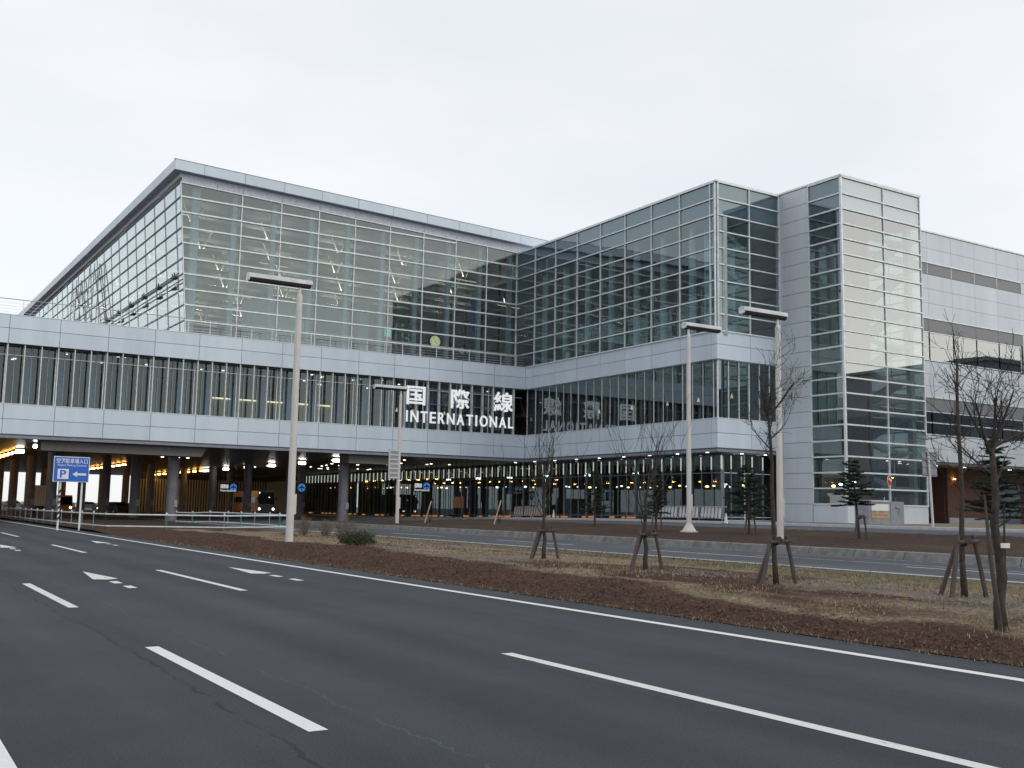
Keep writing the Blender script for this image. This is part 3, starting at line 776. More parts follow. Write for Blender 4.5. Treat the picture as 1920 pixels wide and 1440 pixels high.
# deck underside: bulkheads, columns, lamp rows, downlights
for a, c in ((11.8, 24.6), (37.4, 42.1), (-20, 2)):
    mb = MB(); mb.prism([Vector((a, 87.35, Z5-0.30)), Vector((a, 87.35, 5.5)), Vector((c-0.45, 87.35, 5.5)), Vector((c, 87.35, Z5-0.30))], (0, 2.2, 0), 'bulk'); bpart('bulkhead', mb)
COLS = [(22.6, 90), (38.1, 90), (15.2, 104), (22.6, 104), (38.1, 104), (15.2, 118), (22.6, 118), (38.1, 118), (15.2, 132), (22.6, 132), (30.5, 132), (38.1, 132), (44.6, 118), (44.6, 146), (15.2, 146), (22.6, 146), (30.5, 146), (38.1, 146), (15.2, 162), (22.6, 162), (30.5, 162), (15.2, 178), (22.6, 178), (30.5, 178), (38.1, 165), (-4, 90), (-4, 118), (-18, 90)]
for x, y in COLS:
    c_ = MB(); zb = gz(x, y) if x > 10.85 else 0
    c_.tube([(x, y, zb-0.1), (x, y, Z5-0.29)], 0.46, 'colm', 20); c_.box((x+0.05, y-0.53, zb+1.1), (x+0.35, y-0.44, zb+1.7), 'greybox'); bpart('column', c_)
def lamp_row(x, ys, m, r):
    for y in ys:
        lm = MB()
        q_ = 1.0 if m == 'e_white' else 0.62; lm.box((x-0.36*q_, y-0.16, 6.10), (x+0.36*q_, y+0.22, 6.27), 'greybox'); lm.box((x-0.32*q_, y-0.20*q_, 6.10-0.24*q_), (x+0.32*q_, y+0.16*q_, 6.10), m)
        lm.box((x-0.05, y, 6.27), (x+0.05, y+0.1, Z5-0.29), 'greybox'); bpart('flood_lamp', lm)
lamp_row(38.9, [93.8, 103, 112.4, 120.9, 129.4, 138.2], 'e_white', .3)
lamp_row(39.2, [141.5+3.3*i for i in range(13)], 'e_sod', .3)
lamp_row(12.1, [91.3, 102.2], 'e_white', .3)
lamp_row(26.4, [128+3.2*i for i in range(13)], 'e_sod', .3)
lamp_row(12.1, [106+3.1*i for i in range(18)], 'e_sod', .3)
dl = []
for i in range(34):
    x, y = random.uniform(41, 55), random.uniform(90, 128); dl.append((x, y))
dl += [(21.6, 89.9), (23.7, 89.8), (22.9, 89.8), (36.8, 89.8), (39.4, 89.9)] + [(56.0, 60.6+3.5*i) for i in range(9)] + [(59, 59.9), (61.6, 59.9)]
for x, y in dl:
    lm = MB(); zc = Z5-0.30 if not (y < 90 and 11 < x < 42) else 5.49
    lm.disc((x, y, zc-0.03), 0.13, (0,0,1), 'e_down', 0.03, 10); bpart('downlight', lm)
mb = MB()      # wall at the far end of the forecourt, pale slats
for i in range(50): mb.box((36.4+i*0.42, 168.0, 0.3), (36.60+i*0.42, 168.12, 5.4), 'white')
mb.box((36.2, 168.13, 0.2), (57.4, 168.3, 6.3), 'inwall'); mb.box((57.42, 150.0, 0.3), (57.6, 168.3, 6.3), 'inwall')
for i in range(42): mb.box((57.3, 150.2+i*0.42, 0.4), (57.41, 150.4+i*0.42, 5.4), 'white')
bpart('slatted_wall', mb)
mb = MB()      # inside of the band storey
mb.box((-31, YA+14, Z3-0.3), (56, YA+14.2, Z2), 'inwall')
for i in range(19): mb.box((8+i*2.4, YA+3.2, Z3-0.2), (8.7+i*2.4, YA+3.6, Z2), 'bluecol')
bpart('inner_wall', mb)
lt = MB()
lt.box((26, YA+6, 11.0), (38.6, YA+6.1, 11.12), 'e_cove'); lt.box((26, YA+6.1, 9.0), (38.6, YA+6.3, 11.0), 'beige')
bpart('lit_counter', lt)
for i in range(46):
    x, y = random.uniform(9, 55), random.uniform(YA+2.2, YA+12)
    lm = MB(); lm.disc((x, y, Z2+0.22 if y > YA+2.3 else Z2-0.05), 0.12, (0,0,1), 'e_down', 0.03, 8); bpart('downlight', lm)
for i in range(7):
    lm = MB(); x = 43.8+1.75*i; lm.tube([(x, YA+4.5, 11.2), (x, YA+4.5, 10.85)], [0.04, 0.14], 'e_pool', 8); bpart('wall_lamp', lm)
for y in (62, 66, 70, 75, 80):
    lm = MB(); lm.tube([(60.0, y, 11.3), (60.0, y, 10.95)], [0.04, 0.12], 'e_pool', 8); bpart('wall_lamp', lm)

# ------------------------------------------------------------------ stair tower
TC = Vector((67.5, 56, 0))
tow = thing('stair_tower', 'tall square glass tower with white panel flank beside the glass wing', 'tower', TC)
def tpart(name, mb, parent=None): return mb.build(name, parent or tow, TC)
XT, YT, XT2 = 62.76, 52.82, 72.25
TR = [2.42+1.199*i for i in range(21)] + [27.72]
def tglaz(O, nrm, us):
    for a, c in zip(us, us[1:]):
        g_ = MB(); fr = MB(); up = Vector(nrm)
        for z0, z1 in zip(TR, TR[1:]):
            t1 = random.uniform(-.003, .003); t2 = random.uniform(-.003, .003)
            g_.poly([O(a, z0)+up*t1, O(c, z0)-up*t1, O(c, z1)-up*t2, O(a, z1)+up*t2], 'glass_tower' if nrm[1] else 'glass_wing')
            if z0 > 25: g_.poly([p_-up*0.15 for p_ in (O(a, z0), O(c, z0), O(c, z1), O(a, z1))], 'panel2' if nrm[1] else 'spandrel')
        fr.bar(O(c, TR[0])+up*.03, O(c, TR[-1])+up*.03, 0.07, 0.12, 'frame', up)
        for z in TR: fr.bar(O(a, z)+up*.05, O(c, z)+up*.05, 0.115, 0.13, 'frame', up)
        wo = g_.build('window', tow, TC); fr.build('frame', wo, TC)
tglaz(lambda x, z: Vector((x, YT, z)), (0,-1,0), [XT+0.08, 67.67, XT2])
tglaz(lambda y, z: Vector((XT, y, z)), (-1,0,0), [YT+0.08, 56.04])
tglaz(lambda y, z: Vector((XT2, y, z)), (1,0,0), [YT+0.08, 55.9, 58.6])
mb = MB()
mb.box((XT-0.07, YT-0.07, 2.42), (XT+0.10, YT+0.10, 27.72), 'frame'); mb.box((XT2-0.06, YT-0.06, 2.42), (XT2+0.06, YT+0.06, 27.72), 'frame')
tpart('corner_post', mb)
mb = MB()
panel_run(mb, (XT, 59.0, 0), (0,-1,0), [0, 2.93], [1.0]+TR, (-1,0,0), 'panel2', 0.06)
panel_run(mb, (XT, 56.04, 0), (0,-1,0), [0, 3.24], [1.0, 2.36], (-1,0,0), 'panel2', 0.06)
panel_run(mb, (XT-0.05, YT, 0), (1,0,0), [0, 4.95, XT2-XT+0.05], [1.0, 2.36], (0,-1,0), 'panel2', 0.06)
mb.box((XT+0.01, 56.08, 1.0), (XT+0.2, 59.1, 27.7), 'joint'); mb.box((XT+0.01, YT+0.02, 1.0), (XT2, YT+0.2, 2.35), 'joint'); mb.box((XT+0.012, YT+0.21, 1.0), (XT+0.2, 56.07, 2.35), 'joint')
mb.box((XT2-0.25, YT+0.2, 1.0), (XT2-0.02, 59, 2.35), 'joint')
mb.box((62.64, 59.0, 1.0), (62.78, 59.5, 27.6), 'panel2')
tpart('wall', mb)
mb = MB(); mb.box((XT-0.12, YT-0.12, 27.75), (XT2+0.1, 59.2, 27.9), 'frame'); mb.box((XT+0.1, YT+0.2, 26.3), (XT2-0.1, 59, 26.5), 'ceil'); tpart('roof', mb)
mb = MB(); mb.box((XT+1.2, YT+3.4, 1.0), (67.9, YT+3.7, 26.3), 'inwall'); mb.box((67.2, YT+1.3, 1.0), (67.5, YT+3.4, 26.3), 'inwall'); mb.box((XT+0.3, 58.4, 1.0), (69.4, 58.7, 26.3), 'intsteel'); tpart('inner_wall', mb)
st = MB(); z = 1.0
for i in range(18):
    y0, y1 = (YT+1.2, YT+4.4) if i % 2 == 0 else (YT+4.4, YT+1.2)
    x = 69.2 if i % 2 == 0 else 70.9
    st.bar((x, y0, z), (x, y1, z+1.42), 1.5, 0.22, 'intsteel'); z += 1.42
    st.box((68.2, y1-0.8 if y1 < 55 else y1, z-0.15), (71.8, y1 if y1 < 55 else y1+1.0, z+0.05), 'intsteel')
tpart('stair', st)
c_ = MB(); c_.box((71.3, YT+0.5, 1.0), (71.75, YT+0.95, 26.3), 'intsteel'); tpart('column', c_)
for x, y in ((69, 54), (70.6, 54.1), (68.8, 55.4), (70.7, 55.6)):
    lm = MB(); lm.disc((x, y, 5.92), 0.11, (0,0,1), 'e_down', 0.03, 8); tpart('downlight', lm)
for y in (53.4, 53.9, 54.6, 55.3):
    lm = MB(); lm.sphere((64.2, y, 3.9+random.uniform(-.1, .2)), random.uniform(.10, .2), 'e_sod' if y > 55 else 'e_white', 8, (1, 1.4, .7)); tpart('lamp_reflection', lm)  # emissive blobs imitate distant lamps mirrored in the tower glass

# ------------------------------------------------------------------ office building to the right
OC = Vector((95, 65, 0))
off = thing('office_building', 'white panelled office block with grey louvre strips right of the glass tower', 'office', OC)
def opart(name, mb, parent=None): return mb.build(name, parent or off, OC)
YO = YF
xo = [72.0, 74.7] + [78.3+3.6*i for i in range(0, 11)]
xo = [78.3+3.55*i-3.55*2 for i in range(0, 13)]
XE = 96.45
mb = MB()
for zs in ((24.85, 26.2, 27.7), (19.62, 21.05, 22.4, 23.74), (12.35, 13.4, 14.5, 15.65), (6.55, 7.7, 8.9)):
    panel_run(mb, (0, YO+0.06, 0), (1,0,0), xo, zs, (0,-1,0), 'panel2', 0.06, 0.012)
i0 = max(i for i, x in enumerate(xo) if x < XE)
for zs in ((23.76, 24.83), (15.67, 19.6), (8.92, 12.33)):
    panel_run(mb, (0, YO+0.06, 0), (1,0,0), [XE] + xo[i0+1:], zs, (0,-1,0), 'panel2', 0.06, 0.012)
mb.box((71.3, YO+0.07, 6.55), (118, YO+0.30, 8.9), 'joint'); mb.box((71.3, YO+0.07, 12.36), (118, YO+0.30, 15.6), 'joint'); mb.box((71.3, YO+0.07, 19.64), (118, YO+0.3, 27.65), 'joint')
mb.box((XE, YO+0.072, 8.9), (118, YO+0.3, 12.36), 'joint'); mb.box((XE, YO+0.072, 15.6), (118, YO+0.3, 19.64), 'joint')
mb.box((71.3, YO-0.08, 27.72), (118, YO+0.6, 27.86), 'frame'); mb.box((71.3, YO+0.31, 27.3), (118, 100, 27.7), 'joint')
opart('wall', mb)
for z0, z1 in ((23.78, 24.80), (18.46, 19.58), (11.15, 12.30)):
    mb = MB(); mb.box((71.3, YO+0.03, z0), (XE-0.05, YO+0.055, z1), 'louvre')
    for x in xo:
        if x < XE-1: mb.box((x-0.03, YO+0.012, z0), (x+0.03, YO+0.03, z1), 'frame' if z0 > 20 else 'louvre')
    mb.box((71.3, YO-0.05, z1+0.003), (XE, YO+0.0, z1+0.10), 'frame')
    opart('louvre', mb)
for zs in ((15.75, 17.05, 18.35), (8.98, 10.05, 11.05)):
    for a, c in zip(xo, xo[1:]):
        if c > XE+0.5: break
        c = min(c, XE-0.06); g_ = MB(); fr = MB(); up = Vector((0,-1,0))
        for z0, z1 in zip(zs, zs[1:]):
            t = random.uniform(-.003, .003); g_.poly([(a, YO+.02+t, z0), (c, YO+.02-t, z0), (c, YO+.02+t, z1), (a, YO+.02-t, z1)], 'glass_tower')
        for x in (a, c): fr.box((x-0.04, YO-0.02, zs[0]), (x+0.04, YO+0.04, zs[-1]), 'frame')
        for z in zs: fr.box((a+.045, YO-0.03, z-0.045), (c-.045, YO+0.035, z+0.045), 'frame')
        wo = g_.build('window', off, OC); fr.build('frame', wo, OC)
mb = MB(); mb.box((71.5, YO+6, 8.9), (118, YO+6.2, 19.5), 'inwall'); mb.box((71.4, YO+.35, 8.6), (118, YO+6, 8.85), 'floor'); mb.box((71.4, YO+.35, 15.3), (118, YO+6, 15.6), 'floor'); mb.box((71.4, YO+.35, 12.5), (118, YO+6, 12.7), 'ceil'); mb.box((71.4, YO+.35, 18.5), (118, YO+6, 18.7), 'ceil'); opart('inner_wall', mb)
mb = MB(); mb.box((71.3, YO+0.1, 6.30), (118, YO+14, 6.545), 'bulk'); mb.box((77, YO+3.1, 5.3), (83.8, YO+3.4, 6.295), 'bulk'); opart('soffit', mb)
mb = MB(); mb.box((88.0, YO+3.0, 1.0), (118, YO+3.3, 6.29), 'brick'); mb.box((74, YO+6.0, 1.0), (88.3, YO+6.3, 6.28), 'brick'); mb.box((87.9, YO+3.31, 1.0), (88.2, YO+6, 6.28), 'brick')
mb.box((88.0, YO+2.85, 1.0), (95.3, YO+2.99, 1.55), 'concrete')
opart('brick_wall', mb)
mb = MB(); mb.box((95.6, YO+2.9, 1.0), (99.6, YO+2.99, 5.0), 'frame_d')
for i in range(9): mb.box((95.65, YO+2.86, 1.1+i*0.43), (99.55, YO+2.9, 1.4+i*0.43), 'spandrel')
opart('door', mb)
for x in (79, 80.2, 83.0, 84.2, 88.5, 93.2, 95.6):
    lm = MB(); lm.disc((x, YO+1.4, 6.27), 0.16, (0,0,1), 'e_down', 0.028, 10); opart('downlight', lm)
for x, y in ((83.6, YO+5.9), (88.9, YO+2.95)):
    lm = MB(); lm.disc((x, y-0.12, 5.2), 0.10, (0,0,1), 'e_sod', 0.06, 8); opart('wall_lamp', lm)

# long terminal wing off to the right of the frame; it is what the tower glass mirrors
RC = Vector((112, 0, 0))
rt = thing('side_terminal', 'long flat roofed terminal wing mirrored in the tower glass, outside the frame', 'terminal', RC)
mb = MB(); mb.box((104, -110, -0.05), (125, 50, 18.8), 'frame_d'); mb.build('wall', rt, RC)
mb = MB(); mb.box((103.6, -110.4, 18.81), (125.4, 50.4, 19.25), 'frame_d'); mb.build('roof', rt, RC)
mb = MB()
for z in (4, 10.5): mb.box((103.9, -108, z), (103.98, 48, z+3.2), 'spandrel')
for i in range(44): mb.box((103.82, -108+3.6*i, 3), (103.89, -107.85+3.6*i, 16), 'frame_d')
mb.build('window', rt, RC)

# ------------------------------------------------------------------ big lettering on the facade
sg = thing('facade_lettering', 'white letters reading 国際線 INTERNATIONAL on the facade near the inner corner', 'sign', (48.3, 86.4, 9.4))
for ch, (x0, x1, z0, z1) in zip('国際線', ((42.52, 44.45, 11.12, 12.86), (47.22, 49.22, 11.05, 12.92), (51.98, 54.15, 11.08, 13.0))):
    place_text('kanji_character', text_mesh(ch, 2, 'e_sign', 0.06, 0.028), (x0, x1, 86.36, z0, z1), sg, sg.location)
word = 'INTERNATIONAL'
wid = {'I': .26, 'N': .80, 'T': .70, 'E': .62, 'R': .70, 'A': .80, 'O': .88, 'L': .56}
gap = 0.265; tot = sum(wid[c] for c in word)+gap*(len(word)-1); sc_ = (54.22-42.46)/tot; x = 42.46
for c in word:
    ww = wid[c]*sc_; zo = 0.02 if c == 'O' else 0
    o_ = place_text('letter', text_mesh(c, 1.2, 'e_sign', 0.05, 0.012), (x+(0.05 if c == 'I' else 0), x+ww-(0.05 if c == 'I' else 0), 86.36, 9.50-zo, 10.56+zo), sg, sg.location)
    x += ww+gap*sc_
mb = MB()
for z in (9.62, 10.4, 11.3, 12.7): mb.box((42.5, 86.43, z), (54.2, 86.47, z+0.05), 'frame_d')
mb.build('bracket', sg, sg.location)

# ------------------------------------------------------------------ street lamps
def street_lamp(x, y, z, h, side, label, base_plate=False, r=0.145):
    t = thing('street_lamp', label, 'street lamp', (x, y, z), 0, 'street lamps along the roads')
    mb = MB(); mb.tube([(0,0,-0.3), (0,0,2.0), (0,0,h-0.45), (0,0,h-0.32)], [r, r*0.97, r*0.80, r*0.45], 'pole', 12)
    mb.tube([(0,0,h-0.32), (0,0,h-0.10)], 0.05, 'white', 8); mb.build('pole', t, smooth=False)
    mb = MB(); mb.box((r*0.75, -0.07, 1.0), (r+0.05, 0.07, 1.75), 'pole'); mb.build('access_door', t)
    if base_plate:
        mb = MB(); mb.prism([(0.42*math.cos(a), 0.42*math.sin(a), -0.02) for a in lin(0, 2*math.pi, 12)[:-1]], (0,0,0.06), 'pole')
        mb.tube([(0,0,0.04), (0,0,0.4)], [0.34, r], 'pole', 8); mb.build('base_plate', t)
    x0, x1 = (-2.05, 0.45) if side < 0 else (-0.30, 2.0)
    mb = MB(); sec = [(-0.17, 0.05), (-0.17, 0.15), (-0.12, 0.22), (0, 0.25), (0.12, 0.22), (0.17, 0.15), (0.17, 0.05)]
    mb.prism([(x0, a, h-0.02+c) for a, c in sec], (x1-x0, 0, 0), 'lamphead'); mb.build('lamp_head', t)
    mb = MB(); mb.prism([(x0+0.05, a, h+0.03+c) for a, c in ((-.165,0),(-.13,-.11),(0,-.15),(.13,-.11),(.165,0))], (x1-x0-0.1, 0, 0), 'black'); mb.prism([(x0-0.01, a, h+0.03+c) for a, c in ((-.16,0),(-.13,-.10),(0,-.14),(.13,-.10),(.16,0))], (0.055, 0, 0), 'white'); mb.build('diffuser', t)
    return t
lamp_a = street_lamp(13.75, 37.4, 0.28, 9.7, -1, 'nearest tall street lamp standing on the mulch at the left')
lamp_b = street_lamp(31.9, 30.25, 0.50, 9.25, -1, 'tall street lamp right beside the white panel flank of the tower', r=0.14)
lamp_c = street_lamp(33.2, 37.2, 0.70, 9.75, 1, 'street lamp with flared base in front of the baggage trolleys', True, 0.12)
lamp_d = street_lamp(31.4, 64.7, 0.52, 9.2, -1, 'farthest street lamp with sign panel beside the 国 character', r=0.125)
mb = MB(); mb.box((-0.72, -0.12, 3.0), (-0.18, -0.06, 5.0), 'greybox')
for q in range(7): mb.box((-0.78, -0.16, 3.05+q*0.31), (-0.10, -0.121, 3.13+q*0.31), 'pole')
mb.box((-0.80, -0.13, 2.95), (-0.73, -0.05, 5.05), 'pole')
mb.build('sign_panel', lamp_d)

# ------------------------------------------------------------------ signs
ps = thing('parking_sign', 'blue airport parking entrance sign with P and left arrow on two posts', 'sign', (9.95, 63, 0.1))
po = ps.location
def wbox(mb, a, c, m): mb.box(a, c, m)
mb = MB(); mb.box((9.23, 62.95, 2.70), (11.12, 63.03, 4.12), 'signwhite'); mb.box((9.27, 62.93, 2.74), (11.08, 62.949, 4.08), 'blue'); mb.build('panel', ps, po)
for x in (9.66, 10.80):
    mb = MB(); mb.tube([(x, 63.09, 0.0), (x, 63.09, 4.0)], 0.055, 'signwhite', 8); mb.build('post', ps, po)
mb = MB()
for q in range(6): mb.prism([(9.595, 63.0, 0.55+q*.3), (9.725, 63.0, 0.65+q*.3), (9.725, 63.0, 0.80+q*.3), (9.595, 63.0, 0.70+q*.3)], (0, 0.005, 0), 'black')
mb.build('warning_stripes', ps, po)
place_text('lettering', text_mesh('空港駐車場入口', 1, 'signwhite', 0.004, 0.01), (9.36, 11.0, 62.922, 3.74, 4.02), ps, po)
place_text('lettering', text_mesh('Airport Parking Entrance', 1, 'signwhite', 0.004), (9.42, 10.95, 62.922, 3.54, 3.70), ps, po)
mb = MB(); mb.box((9.45, 62.915, 2.86), (10.03, 62.928, 3.42), 'signwhite'); mb.build('p_plate', ps, po)
place_text('lettering', text_mesh('P', 1, 'blue', 0.004, 0.02), (9.58, 9.90, 62.906, 2.93, 3.36), ps, po)
mb = MB(); mb.prism([(10.22, 62.92, 3.14), (10.48, 62.92, 3.30), (10.48, 62.92, 3.20), (10.96, 62.92, 3.20), (10.96, 62.92, 3.08), (10.48, 62.92, 3.08), (10.48, 62.92, 2.98)], (0, -0.006, 0), 'signwhite'); mb.build('arrow', ps, po)

ne = thing('no_entry_sign', 'round red and white no entry sign on a thin pole before the tower', 'sign', (58.75, 45.9, 0.98))
mb = MB(); mb.tube([(0,0,-0.1), (0,0,3.3)], 0.035, 'steel', 6); mb.build('pole', ne)
mb = MB(); mb.disc((0,-0.04,2.98), 0.36, (0.25,-1,0), 'signwhite', 0.02, 24); mb.disc((0,-0.062,2.98), 0.33, (0.25,-1,0), 'red', 0.012, 24); mb.build('disc', ne)
mb = MB(); mb.prism([(-0.24,-0.14,3.05), (0.22,-0.03,2.91), (0.24,-0.03,3.02), (-0.22,-0.14,3.16)], (-.004,-0.02,0), 'signwhite'); mb.build('white_bar', ne)

rs = thing('road_sign', 'grey backed direction sign on a pole at the tower corner', 'sign', (55.3, 40.3, 1.0))
mb = MB(); mb.tube([(0.28,0,-0.2), (0,0,4.75)], 0.075, 'pole', 8); mb.build('pole', rs)
mb = MB()
mb.box((-0.40, 0.10, 3.05), (0.95, 0.15, 4.55), 'greybox')
for z in (3.15, 3.6, 4.05, 4.5): mb.box((-0.42, 0.05, z), (0.97, 0.098, z+0.05), 'steel')
mb.build('panel', rs)

kb = thing('notice_cabinet', 'grey cabinet with white and tan notice before the tower base', 'cabinet', (59.6, 47.6, 1.0))
mb = MB(); mb.box((-1.4, -0.45, 0), (0.8, 0.75, 1.55), 'greybox'); mb.box((0.81, -0.50, 0), (2.2, 0.75, 1.6), 'greybox'); mb.box((-1.5, -0.5, 1.56), (0.8, 0.8, 1.66), 'pole'); mb.build('body', kb)
mb = MB(); mb.box((-1.15, -0.48, 0.95), (0.62, -0.455, 1.40), 'signwhite'); mb.box((-1.15, -0.48, 0.42), (0.62, -0.455, 0.94), 'tan')
for q in range(9): mb.box((-0.85+q*.15, -0.487, 0.62), (-0.78+q*.15, -0.481, 0.69), 'brown')
mb.box((-0.95, -0.487, 0.84), (-0.75, -0.481, 0.90), 'red'); mb.box((-0.35, -0.487, 0.84), (0.05, -0.481, 0.90), 'red'); mb.build('notice', kb)
mb = MB(); mb.tube([(0.4, -0.3, 1.66), (0.4, -0.3, 1.9)], 0.03, 'steel', 6); mb.tube([(1.2, -0.52, 1.2), (1.75, -0.52, 1.1), (1.6, -0.53, 0.7)], 0.03, 'frame_d', 6); mb.build('pipe', kb)

bp = thing('banner_pillar', 'slim upright blue banner pillar against the dark brick recess', 'banner', (88.9-1.2, 64.2, 1.0))
mb = MB(); mb.box((-0.24, -0.12, 0.5), (0.24, 0.12, 3.9), 'blue'); mb.build('banner', bp)
mb = MB(); mb.box((-0.3, -0.2, 0), (0.3, 0.2, 0.12), 'black'); mb.box((-0.05, -0.05, 0.12), (0.05, 0.05, 0.5), 'black'); mb.build('base', bp)

def gate_sign(x, y, z, w_, label, text, sub):
    t = thing('hanging_sign', label, 'sign', (x, y, z), 0, 'lit signs hanging under the deck'); s0 = w_
    mb = MB(); mb.box((-0.1, 0, -0.55), (w_+0.1, 0.12, 0.55), 'black'); mb.build('panel', t)
    mb = MB(); mb.tube([(0.2, 0.06, 0.55), (0.2, 0.06, 6.29-z)], 0.03, 'frame_d', 6); mb.tube([(w_-0.2, 0.06, 0.55), (w_-0.2, 0.06, 6.29-z)], 0.03, 'frame_d', 6); mb.build('hanger', t)
    mb = MB(); mb.disc((w_-0.42, -0.005, 0.05), 0.40, (0,-1,0), 'e_plane', 0.02, 20)
    mb.prism([(w_-0.46,-0.03,-0.3), (w_-0.38,-0.03,-0.3), (w_-0.38,-0.03,0.02), (w_-0.08,-0.03,-0.08), (w_-0.08,-0.03,0.02), (w_-0.38,-0.03,0.2), (w_-0.42,-0.03,0.42), (w_-0.46,-0.03,0.2), (w_-0.76,-0.03,0.02), (w_-0.76,-0.03,-0.08), (w_-0.46,-0.03,0.02)], (0,-0.012,0), 'black'); mb.build('aircraft_symbol', t)
    if text: place_text('lettering', text_mesh(text, 1, 'e_sign', 0.004, 0.01), (0.0, w_-1.0, -0.01, -0.12, 0.36), t)
    if sub: place_text('lettering', text_mesh(sub, 1, 'e_sign', 0.004), (0.0, w_-0.1, -0.01, -0.46, -0.22), t)
gate_sign(50.5, 100, 3.85, 1.85, 'black hanging sign reading 国際線 with blue aircraft disc, right of the lamp post', '国際線', 'International')
gate_sign(37.35, 100, 3.35, 0.9, 'small dark hanging sign showing only a blue aircraft disc', None, None)
gate_sign(35.6, 120, 3.55, 1.9, 'black hanging sign with blue disc left of the bus', '国際線', 'International')

nb = thing('notice_board', 'brown board on short legs before the ground floor glass', 'board', (50.6, 90.5, 0.66))
mb = MB(); mb.box((-0.55, -0.05, 1.0), (0.55, 0.05, 2.1), 'brown'); mb.build('panel', nb)
for q in (-0.5, 0.5):
    mb = MB(); mb.box((q-0.04, -0.04, 0), (q+0.04, 0.04, 0.999), 'black'); mb.build('leg', nb)

# things on the upper floor seen through the glass
ck = thing('wall_clock', 'round yellow clock hanging behind the hall glass', 'clock', (47.55, 90.6, 18.05))
mb = MB(); mb.disc((0,0.1,0), 0.74, (0,-1,0), 'black', 0.12, 28); mb.build('case', ck)
mb = MB(); mb.disc((0,-0.025,0), 0.56, (0,-1,0), 'e_clock', 0.012, 28); mb.build('face', ck)
mb = MB()
for q in range(12): mb.bar((0.40*math.sin(q*math.pi/6), -0.045, 0.40*math.cos(q*math.pi/6)), (0.52*math.sin(q*math.pi/6), -0.045, 0.52*math.cos(q*math.pi/6)), 0.05, 0.01, 'black', (0,1,0))
mb.bar((0,-0.05,0), (0.2,-0.05,-0.22), 0.045, 0.01, 'black', (0,1,0)); mb.bar((0,-0.05,0), (-0.12,-0.05,0.38), 0.035, 0.01, 'black', (0,1,0)); mb.build('hand', ck)
mb = MB(); mb.tube([(0,0.05,0.7), (0,0.05,2.2)], 0.04, 'black', 6); mb.build('hanger', ck)
def icon_sign(x, z, label, kind):
    t = thing('direction_sign', label, 'sign', (x, 90.6, z))
    mb = MB(); mb.box((0, 0, -0.62), (2.6, 0.1, 0.62), 'black'); mb.build('panel', t)
    mb = MB(); y = -0.012
    def arrow(cx, cz, a):
        pts = [(-.22,0),(0,.2),(0,.07),(.22,.07),(.22,-.07),(0,-.07),(0,-.2)]
        mb.prism([(cx+p*math.cos(a)-q*math.sin(a), y, cz+p*math.sin(a)+q*math.cos(a)) for p, q in pts], (0,.008,0), 'signwhite')
    if kind == 0:
        for cz in (0.30, -0.32):
            arrow(0.5, cz, 0); mb.box((0.95, y, cz-0.24), (1.5, y+.008, cz+0.24), 'signwhite')
            mb.box((1.18, y-.006, cz-0.15), (1.26, y-.001, cz+0.15), 'black'); mb.box((1.04, y-.006, cz-0.03), (1.42, y-.002, cz+0.03), 'black')
    else:
        mb.disc((1.35, y+.01, -0.05), 0.30, (0,-1,0), 'signwhite', 0.012, 18); arrow(1.95, -0.05, -math.pi/2)
    mb.build('symbol', t)
    if kind: place_text('lettering', text_mesh('?', 1, 'black', 0.003, 0.02), (1.24, 1.46, y-0.004, -0.24, 0.15), t)
    mb = MB(); mb.tube([(1.3, 0.05, 0.62), (1.3, 0.05, 2.4)], 0.03, 'black', 6); mb.build('hanger', t)
icon_sign(43.9, 17.75, 'black hanging sign with two left arrows behind the hall glass', 0)
icon_sign(49.3, 17.45, 'black hanging sign with question mark and up arrow near the clock', 1)
ex = thing('exit_sign', 'small green exit sign on a column behind the hall glass', 'sign', (42.2, 90.2, 18.35))
mb = MB(); mb.box((-0.3, 0, -0.4), (0.3, 0.1, 0.4), 'e_green'); mb.box((-0.28, -0.01, -0.03), (0.28, -0.002, 0.03), 'teal'); mb.build('panel', ex)
mb = MB(); mb.tube([(0, .05, .4), (0, .05, 1.5)], 0.03, 'frame_d', 6); mb.build('hanger', ex)
bn = thing('hanging_banner', 'tall blue banner hanging inside the hall near the corner', 'banner', (54.6, 95, 19.6))
mb = MB(); mb.box((-0.5, 0, 0), (0.6, 0.06, 4.2), 'blue'); mb.build('cloth', bn)
mb = MB(); mb.tube([(-0.6, .03, 4.23), (0.7, .03, 4.23)], 0.04, 'steel', 6); mb.tube([(0, .03, 4.25), (0, .03, 7.5)], 0.02, 'steel', 5); mb.build('rod', bn)
cb = thing('covered_seat_row', 'dark blue seat row behind the hall glass at its left corner', 'seats', (25.2, 91.0, 15.45))
mb = MB()
for q in range(5): mb.box((-1.2+q*0.62, 0, 0.42), (-0.66+q*0.62, 0.5, 0.5), 'spandrel'); mb.box((-1.2+q*0.62, -0.08, 0.45), (-0.66+q*0.62, 0.0, 1.35), 'spandrel')
mb.build('seat', cb)
mb = MB(); mb.box((-1.2, .1, 0.3), (1.9, .2, 0.4), 'black'); mb.box((-0.9, 0, 0), (-0.8, .4, 0.3), 'black'); mb.box((1.5, 0, 0), (1.6, .4, 0.3), 'black'); mb.build('frame', cb)
kc = thing('information_counter', 'blue fronted counter under the clock in the hall', 'counter', (47.4, 91.4, 15.45))
mb = MB(); mb.box((-1.1, 0, 0), (1.4, 0.7, 1.1), 'blue'); mb.build('front', kc)
mb = MB(); mb.box((-1.2, -0.08, 1.1), (1.5, 0.8, 1.18), 'white'); mb.build('top', kc)
mb = MB(); mb.box((-2.0, 0.1, 0), (-1.4, 0.6, 1.3), 'white'); mb.build('cabinet', kc)

